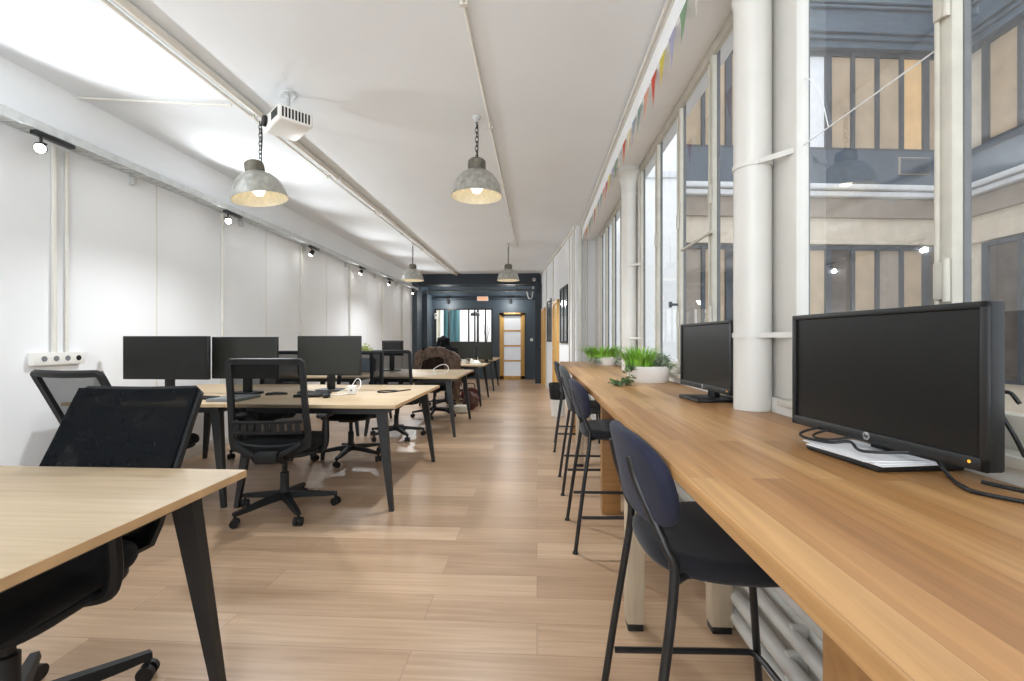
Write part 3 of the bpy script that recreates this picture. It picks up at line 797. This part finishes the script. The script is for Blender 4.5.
chair2((-1.60,7.02,0), PI+.1, 'black office chair with a brown fur coat over its back')
chair2((-1.62,8.05,0), .1, 'black office chair behind the brown fur coat, with a dark jacket on it')
chair2((-1.55,9.65,0), PI, 'black office chair behind the far monitors, farthest from us')

# ------------------------------------------------------------------ desk monitors
monitor((-2.95,3.47,DH), -.03, 'wide black monitor nearest the left wall on the two-monitor desk', .73, .345, .13, bez=.010, scr=M_screen, group='monitors on the desks', bw=.26)
monitor((-2.40,3.62,DH), .0, 'black monitor with a greenish-grey screen right of the wide monitor', .555, .345, .125, bez=.010, scr=M_screen2)
monitor((-1.81,3.88,DH), .0, 'single black monitor on the aisle desk with tangled cables', .565, .345, .135, bez=.014, scr=M_screen2)
monitor((-2.09,6.5,DH), PI, 'small dark monitor seen from behind on the second aisle desk', .31, .22, .22, bez=.014)
monitor((-2.95,6.4,DH), 0, 'dark monitor by the wall on the desk behind the two-monitor desk', .50, .30, .02, bez=.012, scr=M_screen2)
monitor((-1.42,8.70,DH), 0, 'wider dark monitor on the far aisle desk beyond the fur coat', .50, .32, .10, bez=.012, scr=M_screen2)
monitor((-1.02+.0,8.95,DH), -.5, 'narrow turned monitor at the right end of the far aisle desk', .34, .34, .06, bez=.012, scr=M_screen2)

# ------------------------------------------------------------------ desk clutter
def cable(pts, r, label, m_, name='cable'):
    m = MB(); m.tube(smooth_path(pts, 8), r, 6); return tag(m.build(name, m_), label, 'cable')
rd = random.Random(3)
def tangle(c, rx, ry, n, z):
    return [(c[0]+rx*math.cos(i*2.1+rd.uniform(-.5,.5))*rd.uniform(.5,1), c[1]+ry*math.sin(i*2.1)*rd.uniform(.5,1), z+rd.uniform(.004,.018)) for i in range(n)]
cable(tangle((-1.83,3.62),.16,.10,14,DH), .008, 'black cable tangle lying in front of the single aisle monitor', M_plastic)
cable(tangle((-2.52,3.28),.16,.08,16,DH), .008, 'black cable tangle between the keyboard and the notebook on the wall desk', M_plastic)
cable(tangle((-2.12,3.60),.12,.08,12,DH), .008, 'black cable tangle between the grey screen and the mesh chair', M_plastic)
cable([(-1.66,3.70,DH+.006),(-1.60,3.82,DH+.04),(-1.55,3.84,DH+.11),(-1.50,3.80,DH+.09),(-1.49,3.72,DH+.03),(-1.55,3.60,DH+.006),(-1.70,3.52,DH+.006)], .004, 'white cable arching beside the single aisle monitor', M_white)
cable([(-1.32,3.75,DH+.005),(-1.22,3.80,DH+.005),(-1.2,3.88,DH+.005),(-1.3,3.9,DH+.005),(-1.36,3.82,DH+.005),(-1.28,3.75,DH+.005),(-1.12,3.98,DH+.005)], .005, 'thick black cable coiled near the aisle end of the desk', M_plastic)
cable([(-1.35,6.0,DH+.005),(-1.4,6.1,DH+.05),(-1.3,6.15,DH+.11),(-1.2,6.05,DH+.1),(-1.18,5.95,DH+.03),(-1.28,5.88,DH+.005),(-1.42,5.86,DH+.005)], .005, 'white cable loop on the second aisle desk', M_white)
t = thing('power_adapter', 'white power adapter beside the single aisle monitor stand', 'adapter', (-1.52,3.66,DH), .3); MB().box((-.035,-.035,0),(.035,.035,.07),.008).build('body', M_white, t); MB().cyl((0,-.035,.035),(0,-.06,.035),.006).build('plug', M_greyplastic, t)
t = thing('keyboard', 'dark keyboard lying on the two-monitor desk by the wall', 'keyboard', (-2.88,3.17,DH), .05)
MB().box((-.2,-.065,0),(.2,.065,.014),.004).build('body', M_plastic, t)
m = MB()
for i in range(14):
    for j in range(4): m.box((-.188+i*.027,-.052+j*.027,.0135),(-.164+i*.027,-.028+j*.027,.019),.002,1)
m.build('keys', M_greyplastic, t)
tag(MB().box((-2.36,3.12,DH),(-2.14,3.42,DH+.022),.003).build('notebook', M_sheet), 'grey notebook lying beside the mesh chair on the wall desk', 'notebook')
t = thing('computer_mouse', 'black computer mouse in front of the single aisle monitor', 'mouse', (-1.62,3.42,DH), .3)
m = MB(); m.pad(.06,.1,.034,2.4,.016,lambda p:(p.x,p.y,.017+p.z),seg=24); m.build('body', M_plastic, t); MB().cyl((-.004,.025,.034),(.004,.025,.034),.006).build('scroll_wheel', M_greyplastic, t)
t = thing('laptop_dock', 'flat black docking box in front of the single aisle monitor stand', 'dock', (-1.78,3.46,DH), .1); MB().box((-.10,-.05,0),(.10,.05,.022),.006).build('body', M_plastic, t); MB().box((-.08,-.052,.006),(.08,-.05,.016)).build('port_strip', M_greyplastic, t)
t = thing('phone', 'white desk phone on the far aisle desk', 'phone', (-1.15,8.45,DH), .4); m = MB(); m.rings([[V((x*.08,y*.1,0)) for x,y in ((-1,-1),(1,-1),(1,1),(-1,1))],[V((x*.075,y*.095,.03+.04*(y>0))) for x,y in ((-1,-1),(1,-1),(1,1),(-1,1))]]); m.build('body', M_white, t); MB().cyl((-.06,-.06,.06),(-.06,.07,.085),.018).build('handset', M_white, t)
t = thing('mug', 'white mug on the far aisle desk left of the phone', 'mug', (-1.36,8.4,DH)); MB().lathe([(.001,0),(.036,0),(.04,.09),(.036,.09),(.033,.008),(.001,.008)],seg=20).build('cup', M_white, t); MB().tube(smooth_path([(.038,0,.07),(.065,0,.065),(.065,0,.03),(.037,0,.02)]),.005).build('handle', M_white, t)
t = thing('paper_cup', 'pale cup at the left end of the far aisle desk', 'cup', (-1.62,8.35,DH)); MB().lathe([(.001,0),(.03,0),(.042,.11),(.038,.11),(.027,.006),(.001,.006)],seg=20).build('cup_body', M_cream, t); MB().lathe([(.038,.108),(.045,.108),(.045,.116),(.038,.116)],seg=20).build('rim', M_white, t)
t = thing('bud_vase', 'narrow dark vase with thin bare twigs standing in front of the interior window', 'vase', (-1.27,11.3,DH)); MB().lathe([(.001,0),(.05,0),(.06,.1),(.03,.2),(.035,.24),(.03,.24),(.001,.2)],seg=20).build('vase_body', M_plastic, t)
m = MB()
for k, (x, z) in enumerate(((-.06,.85),(.05,.9),(.09,.75))): m.tube(smooth_path([(0,0,.2),(x*.4,0,.5),(x,.02*k,z)]), .006, 5)
m.build('twigs', M_plastic, t)
tag(MB().box((-2.55,6.2,DH),(-2.30,6.42,DH+.19),.01).build('file_box', mat('blue_grey_card', (120,136,150), .7)), 'blue-grey file box on the desk behind the single aisle monitor', 'box')
t = thing('flower_pot', 'small pot with yellow-green foliage behind the single aisle monitor', 'plant', (-2.43,6.31,DH+.191)); MB().lathe([(.001,0),(.045,0),(.055,.07),(.048,.07),(.001,.055)],seg=20).build('pot', M_whitepot, t)
m = MB(); leaves(m, cloud((0,0,.07),(.09,.07,.10),90,21), .04, 22, 2); m.build('foliage', M_yg, t, smooth=0, fix=False)

# ------------------------------------------------------------------ coat, jacket, bags
def coat():
    m = MB(); rdd = random.Random(5)
    def f(u, v):
        # u across X (-.36...36), v from front hem over the top to back hem
        x = (u-.5)*.72
        s = (v-.5)*2
        hang = .50+.10*math.sin(u*9)+.18*u
        if s < 0: y = -.05-.05*abs(s)**.5; z = -hang*abs(s)**1.6*(1.0 if u > .66 else (.55 if u < .2 else .32))
        else: y = .05*s+.02; z = -.5*s**1.5
        top = 1.10 - .13*abs((u-.45)*2)**2.2 + .005*math.sin(u*23)
        wob = .02*math.sin(u*25+v*7)+rdd.uniform(-.008,.008)
        return V((x*(1+.06*abs(s)), y+wob, top+z+rdd.uniform(-.008,.008)))
    m.grid(f, 44, 30)
    bmesh.ops.solidify(m.bm, geom=list(m.bm.faces), thickness=.025)
    return m
tag(coat().build('fur_coat', M_fur, loc=(-1.61,7.33,-.02)), 'brown fur coat draped over an office chair back', 'coat')
def lump(c, r, seed, amp=.2):
    b = bmesh.new(); bmesh.ops.create_icosphere(b, subdivisions=4, radius=1)
    rr = random.Random(seed); ph = [rr.uniform(0,6) for _ in range(6)]
    for v in b.verts:
        k = 1+amp*(math.sin(v.co.x*4+ph[0])*math.sin(v.co.y*4+ph[1])+.5*math.sin(v.co.z*7+ph[2]+v.co.x*5)+.3*math.sin(v.co.y*13+ph[3]))
        v.co = V((c[0]+v.co.x*r[0]*k, c[1]+v.co.y*r[1]*k, c[2]+v.co.z*r[2]*k))
    return b
m = MB(); m.merge(lump((0,0,0),(.12,.10,.12),1)); m.merge(lump((.10,-.03,-.12),(.13,.09,.11),2)); m.merge(lump((.02,-.01,.11),(.10,.08,.07),4))
tag(m.build('hooded_jacket', M_seatfab, loc=(-1.62,7.76,1.07)), 'bundled black jacket piled on a chair back behind the fur coat', 'jacket')
t = thing('tote_bag', 'dark red bag on the floor under the far aisle desk', 'bag', (-1.25,8.6,0)); m = MB(); m.merge(lump((0,0,.14),(.19,.13,.14),7,.08)); m.build('bag_body', M_red, t); m = MB(); m.tube(smooth_path([(-.08,-.05,.25),(-.06,-.05,.36),(.06,-.05,.36),(.08,-.05,.25)]),.01); m.build('bag_handle', M_red, t)
tag(MB().box((-.12,-.1,0),(.12,.1,.12),.03,3).build('cushion', M_cream, loc=(-1.24,7.40,0)), 'pale folded bundle on the floor below the fur coat', 'bundle')
m = MB(); m.merge(lump((0,0,.15),(.14,.12,.15),9,.1)); m.tube(smooth_path([(-.06,0,.26),(-.04,0,.34),(.04,0,.34),(.06,0,.26)]),.012); tag(m.build('backpack', mat('brown_leather', (82,50,40), .6, var=.2), loc=(-1.13,7.72,0)), 'brown rucksack on the floor just beyond the second aisle desk', 'bag')

# ------------------------------------------------------------------ pendants
def pendant(loc, label, tilt=(0,0), len_=.35, power=122):
    t = thing('pendant_lamp', label, 'pendant lamp', (loc[0],loc[1],CEIL), 0, 'galvanised dome pendants')
    z0 = loc[2]-CEIL
    zt = z0+.31
    m = MB(); m.lathe([(.001,0),(.035,0),(.03,-.015),(.012,-.03),(.001,-.03)],seg=20); m.tube([(.012*math.cos(a),0,-.045+.018*math.sin(a)) for a in [i*PI/6 for i in range(12)]],.003,6,closed=True); m.build('ceiling_hook', M_steel, t)
    m = MB(); n = max(3, int((-.05-zt)/.034))
    for i in range(n):
        zc = -.055-(i+.5)*((-.05-zt)/n); L = (-.05-zt)/n*.72
        pts = []
        for k in range(12):
            a = 2*PI*k/12; x = .012*math.cos(a); z = L*math.sin(a)
            pts.append((x,0,zc+z) if i % 2 else (0,x,zc+z))
        m.tube(pts, .0032, 6, closed=True)
    m.tube([(0.006,.004,-.04),(.012,.006,-.04+zt*.4),(.004,.004,zt)], .004, 6)
    m.build('chain', M_greyplastic, t)
    R = (tilt[0], tilt[1], 0)
    m = MB(); m.lathe([(.055,.205),(.07,.21),(.072,.295),(.055,.31),(.001,.312)],seg=28)
    for k in range(10):
        a = 2*PI*k/10; m.cbox((0,0,0),(.012,.004,.055),0,1,Matrix.Translation((.0725*math.cos(a),.0725*math.sin(a),.255)) @ Matrix.Rotation(a+PI/2,4,'Z'))
    m.build('socket_cap', mat('weathered_zinc', (112,108,98), .5, metal=.6, var=.2, scale=25), t, loc=(0,0,z0), rot=R)
    prof = [(.055,.222),(.08,.214),(.125,.188),(.162,.148),(.188,.10),(.202,.05),(.208,.014),(.215,.0)]
    sh = MB().lathe(prof, seg=48).build('lamp_shade', M_galv, t, loc=(0,0,z0), rot=R)
    MB().lathe([(r-.004,z) for r, z in prof], seg=48).build('shade_lining', M_shadein, sh, fix=False)
    m = MB(); m.lathe([(.001,.03),(.03,.035),(.05,.07),(.045,.10),(.022,.14),(.02,.20),(.001,.20)],seg=24); m.build('bulb', M_bulb, t, loc=(0,0,z0), rot=R)
    l = bpy.data.lights.new('pendant_light','SPOT'); l.energy = power; l.shadow_soft_size = .05; l.color = (.94,.97,1); l.spot_size = math.radians(150); l.spot_blend = .6
    lo = bpy.data.objects.new('pendant_light', l); COL.objects.link(lo); lo.location = (0,0,z0+.015); lo.parent = t
pendant((-2.27,3.62,2.34), 'dome pendant lamp hanging near the projector, over the left desks', (.05,-.16))
pendant((-.50,3.76,2.375), 'dome pendant lamp hanging alone above the near aisle')
pendant((-2.38,8.6,2.33), 'small-looking dome pendant in the distance over the desks, left of the pair')
pendant((-.55,8.7,2.33), 'small-looking dome pendant in the distance over the aisle, right of the pair')

# ------------------------------------------------------------------ projector
t = thing('projector', 'white projector hanging from the ceiling on a short pole', 'projector', (-1.88,3.34,CEIL), -.72)
m = MB(); m.pad(.14,.10,.012,3,.004,lambda p:(p.x,p.y,-.006+p.z)); m.build('mount_plate', M_steel, t)
m = MB(); m.cyl((0,0,-.012),(0,0,-.15),.017); m.pad(.18,.14,.012,3,.004,lambda p:(p.x,p.y,-.155+p.z)); m.build('mount_pole', M_steel, t)
m = MB(); m.box((-.17,-.125,-.275),(.17,.125,-.162),.022,4); m.build('housing', M_white, t)
m = MB(); m.cyl((-.09,-.12,-.215),(-.09,-.145,-.215),.042,.04,seg=24); m.cyl((-.09,-.14,-.215),(-.09,-.146,-.215),.03,seg=24); m.build('lens', M_plastic, t)
m = MB()
for i in range(9): m.box((.168,-.10+i*.023,-.255),(.1725,-.088+i*.023,-.185))
for i in range(6): m.box((.03+i*.022,-.1275,-.25),(.042+i*.022,-.1235,-.19))
m.build('vents', M_greyplastic, t)

# ------------------------------------------------------------------ ceiling conduits
def conduit(pts, r, label):
    m = MB(); m.tube(pts, r, 10)
    o = tag(m.build('conduit', M_trim), label, 'conduit')
    a, b = V(pts[0]), V(pts[-1]); n = int((b-a).length/1.3)
    for i in range(n):
        p = a+(b-a)*((i+.5)/n)
        m = MB()
        if abs(b.y-a.y) > abs(b.x-a.x): m.box((p.x-r-.01,p.y-.012,p.z-r-.003),(p.x+r+.01,p.y+.012,CEIL))
        else: m.box((p.x-.012,p.y-r-.01,p.z-r-.003),(p.x+.012,p.y+r+.01,CEIL))
        m.build('clip', M_trim, o)
conduit([(-2.235,Y0,CEIL-.03),(-2.235,YP,CEIL-.03)], .028, 'thick white conduit running the length of the ceiling')
conduit([(-2.34,Y0,CEIL-.02),(-2.34,YP,CEIL-.02)], .012, 'thin white conduit beside the thick one on the ceiling')
conduit([(-.40,Y0,CEIL-.011),(-.40,9.0,CEIL-.011)], .011, 'thin white conduit along the ceiling above the near aisle lamp')
conduit([(-3.48,3.28,CEIL-.012),(-2.4,3.45,CEIL-.012)], .010, 'short white conduit crossing the ceiling at the left')

# ------------------------------------------------------------------ left wall: tray, pipes, socket
t = thing('cable_tray', 'perforated zinc cable tray running along the upper left wall', 'cable tray', (LX, 0, 2.62))
m = MB()
m.box((.04,Y0,-.03),(.055,YP,.03)); m.box((.16,Y0,-.03),(.172,YP,.03)); m.build('side_rails', M_steel, t)
m = MB()
y = -1.0
while y < YP-.05:
    m.box((.05,y,-.03),(.165,y+.05,-.024)); y += .09
m.build('perforated_floor', M_steel, t)
m = MB(); m.tube([(.09,Y0,-.01),(.085,3,-.008),(.10,6,-.012),(.09,YP,-.01)],.012,6); m.tube([(.13,Y0,-.012),(.125,4,-.012),(.135,8,-.01),(.12,YP,-.012)],.009,6); m.build('cables', M_white, t)
for y in (.6,2.2,3.72,5.15,6.6,8.1,9.6,11.1):
    m = MB(); m.box((.0,y,-.10),(.045,y+.03,.03)); m.box((.0,y,-.036),(.17,y+.03,-.03)); m.build('bracket', M_steel, t)
vp = [(3.10,2,'nearest the camera, ending at the socket box'),(4.86,1,'second from the camera'),(6.55,1,'third from the camera'),(8.3,1,'fourth from the camera'),(10.1,1,'fifth from the camera'),(11.6,1,'farthest from the camera')]
for i, (y, n, w) in enumerate(vp):
    m = MB(); zb = 1.09 if i == 0 else .11
    m.tube([(LX+.018,y,zb),(LX+.018,y,2.58)], .016, 8)
    if n == 2: m.tube([(LX+.014,y+.09,zb),(LX+.014,y+.09,2.58)], .011, 8)
    tag(m.build('wall_conduit', M_trim), 'white vertical conduit on the left wall, '+w, 'conduit', 'vertical conduits on the left wall')
m = MB()
for y in (4.0, 5.7, 7.4, 9.2, 10.9): m.box((LX,y,.11),(LX+.003,y+.012,2.6))
struct(m.build('trim_9', M_trim))
t = thing('socket_box', 'white wall socket strip below the nearest vertical conduit', 'socket', (LX, 3.13, 1.05))
MB().box((0,-.19,-.045),(.045,.17,.045),.006).build('housing', M_white, t)
for k, y in enumerate((-.12,-.04,.04,.12)):
    f = MB().cyl((.044,y,0),(.047,y,0),.03,seg=20).build('socket', M_white, t)
    m = MB(); m.cyl((.0465,y,0),(.0475,y,0),.020,seg=18); m.build('recess', M_sheet if k != 3 else M_plastic, f)

# track spots
spots = [(2.86,'nearest the camera, glaring'),(4.72,'second from the camera, glaring'),(6.55,'third from the camera'),(8.45,'fourth from the camera'),(10.1,'fifth from the camera'),(12.1,'farthest, by the navy bay')]
for i, (y, w) in enumerate(spots):
    t = thing('track_spot', 'black track spotlight under the cable tray, '+w, 'spotlight', (LX+.16, y, 2.585), 0, 'track spotlights under the cable tray')
    MB().box((-.025,-.02,-.03),(.025,.24,-.002),.004).build('track_adapter', M_black, t)
    m = MB(); m.cyl((0,.03,-.03),(0,.03,-.075),.008); m.box((-.03,.015,-.085),(.03,.045,-.072),.003); m.build('yoke', M_black, t)
    d = V((.55,-.65,-.25)).normalized() if i < 2 else V((-.35,-.35,-.85)).normalized()
    c = V((0,.03,-.11))
    m = MB(); m.cyl(c-d*.05, c+d*.035, .026, .034, seg=20); hd = m.build('lamp_head', M_black, t)
    m = MB(); m.cyl(c+d*.0355, c+d*.037, .029, seg=20); m.build('lens', M_spotface, hd)
    P = V((LX+.16,y,2.585))+c+d*.06
    l = bpy.data.lights.new('track_light','SPOT'); l.shadow_soft_size = .03
    if i < 2: l.energy = 62; l.spot_size = math.radians(160); l.spot_blend = .7; aim = V((.85,-.25,.3))
    else: l.energy = 88; l.spot_size = math.radians(165); l.spot_blend = .7; aim = V((.6,-.3,-.15))
    l.color = (.93,.97,1)
    lo = bpy.data.objects.new('track_light', l); COL.objects.link(lo); lo.location = P
    lo.rotation_euler = aim.to_track_quat('-Z','Y').to_euler()
# small black spots inside the bay
for x, w in ((-2.72,'left'),(-1.0+.2,'right')):
    t = thing('bay_spot', 'tiny black spotlight on the navy back wall, '+('above the interior window' if w == 'left' else 'above the pine door'), 'spotlight', (x, YB-.14, 2.44), 0, 'spotlights in the navy bay')
    MB().box((-.06,-.02,.0),(.06,.02,.03),.004).build('track_adapter', M_black, t)
    MB().cyl((0,0,0),(0,-.01,-.14),.03,.034,seg=16).build('lamp_head', M_black, t)
    l = bpy.data.lights.new('bay_light','POINT'); l.energy = 26; l.shadow_soft_size = .06; l.color = (1,.97,.92)
    lo = bpy.data.objects.new('bay_light', l); COL.objects.link(lo); lo.location = (x, YB-.42, 2.28)

# ------------------------------------------------------------------ courtyard
struct(MB().box((1.3,-8,-3.2),(14,16,-3.1)).build('ground', M_cour_floor))
def facade(name, label, origin, ang, L, wins_up, pitch, x0w=0.35, upfills=None, whiteL=0):
    """local x along the facade, +y away from us; z world"""
    t = thing(name, label, 'building', origin, ang)
    m = MB(); m.box((0,.05,-3.1),(L,.4,9.5)); m.build('wall', M_stone, t)
    m = MB(); m.box((0,-.12,4.22),(L,.05,4.88)); m.build('spandrel', M_zinc, t)
    m = MB(); m.box((0,-.22,4.10),(L,.05,4.20),.02); m.box((0,-.15,3.98),(L,.05,4.08),.02); m.build('ledge', M_ledge, t)
    m = MB(); m.box((0,-.03,3.60),(L,.05,3.97)); m.build('frieze', M_taupe, t)
    m = MB(); m.box((0,-.06,3.06),(L,.05,3.14),.015); m.build('moulding', M_stone, t)
    m = MB(); m.box((0,-.20,6.82),(L,.05,8.6)); 
    for z in (6.95,7.08,7.55,7.65): m.box((0,-.26,z),(L,-.18,z+.06),.02)
    m.build('roof_cladding', M_zincd, t)
    for z0, z1, tag_ in ((4.9,6.82,'up'),(.4,3.03,'low')):
        f = MB(); n = int((L-x0w)/pitch)
        f.box((x0w,-.07,z0),(L-.1,.0,z0+.05)); f.box((x0w,-.07,z1-.08),(L-.1,.0,z1))
        for i in range(n+1):
            w = .035 if i % 4 else .06
            f.box((x0w+i*pitch-w,-.08,z0),(x0w+i*pitch+w,.0,z1))
        fo = f.build('window_frame', M_sashdark, t)
        for i in range(n):
            mm = (M_beigein, M_beigein, M_warmin, M_beigein, M_whitein, M_beigein)[(i*7+3) % 6] if tag_ == 'up' else (M_darkin, M_beigein, M_taupe, M_beigein)[i % 4]
            MB().box((x0w+i*pitch+.035,-.03,z0+.05),(x0w+(i+1)*pitch-.035,.045,z1-.08)).build('pane', mm, fo)
    return t
cb = facade('courtyard_building', 'cream courtyard building with blue-grey panels facing us beyond the windows', (1.35,8.82,0), math.atan2(.75,7.1), 6.93, 0, .50)
# side wing parallel to the room
facade('courtyard_wing', 'cream side wing of the courtyard at the far right edge of the window view', (8.5,10.1,0), -PI/2, 9.4, 0, .62, 1.05)
t = thing('rendered_annex', 'bright white rendered annex wall seen through the narrow windows beside the far column', 'building', (1.35,8.05,0))
MB().box((0,0,-3.1),(1.12,.35,7)).build('wall', M_court, t); MB().box((-.02,-.05,4.0),(1.16,.0,4.12),.01).build('ledge', M_ledge, t)
vg = MB().box((5.72,-.15,4.42),(6.36,-.12,4.76),.005).build('vent_grille', M_taupe, cb)
m = MB(); m.box((5.74,-.16,4.44),(6.34,-.15,4.74))
for k in range(8): m.box((5.75,-.168,4.46+k*.034),(6.33,-.16,4.472+k*.034))
m.build('louvres', M_zinc, vg)

# ------------------------------------------------------------------ lights
w = bpy.data.worlds.new('World'); scn.world = w; w.use_nodes = True
nt = w.node_tree; nt.nodes.clear()
bg = nt.nodes.new('ShaderNodeBackground'); bg.inputs['Color'].default_value = (.86,.93,1,1); bg.inputs['Strength'].default_value = 2.9
wo = nt.nodes.new('ShaderNodeOutputWorld'); nt.links.new(bg.outputs[0], wo.inputs[0])
def area(name, loc, size, e, rot, col=(1,.97,.93), sy=None):
    l = bpy.data.lights.new(name,'AREA'); l.energy = e; l.shape = 'RECTANGLE'; l.size = size; l.size_y = sy or size; l.color = col
    o = bpy.data.objects.new(name, l); COL.objects.link(o); o.location = loc; o.rotation_euler = rot
    return o
area('rear_fill_up', (-1.4,-1.7,1.9), 2.6, 115, (math.radians(150),0,0), col=(.92,.965,1), sy=1.0)  # added fill panel, unseen behind the camera, bounces light off the ceiling
area('rear_fill_front', (-1.3,-2.5,1.7), 3.2, 160, (math.radians(92),0,math.radians(22)), col=(.92,.965,1), sy=2.0)  # added fill panel, no window there; brightens left wall and camera-facing sides
area('back_room_light', (-1.8,15.0,2.95), 1.6, 110, (0,0,0))

# ------------------------------------------------------------------ camera
cam = bpy.data.cameras.new('Camera'); co = bpy.data.objects.new('Camera', cam); COL.objects.link(co)
cam.sensor_width = 36; cam.lens = 36*455/1024; cam.clip_start = .02; cam.clip_end = 200
co.location = (0,0,CAM_Z); co.rotation_euler = (PI/2, 0, math.atan(25/455))
scn.camera = co
scn.view_settings.view_transform = 'Standard'
scn.view_settings.exposure = -.42
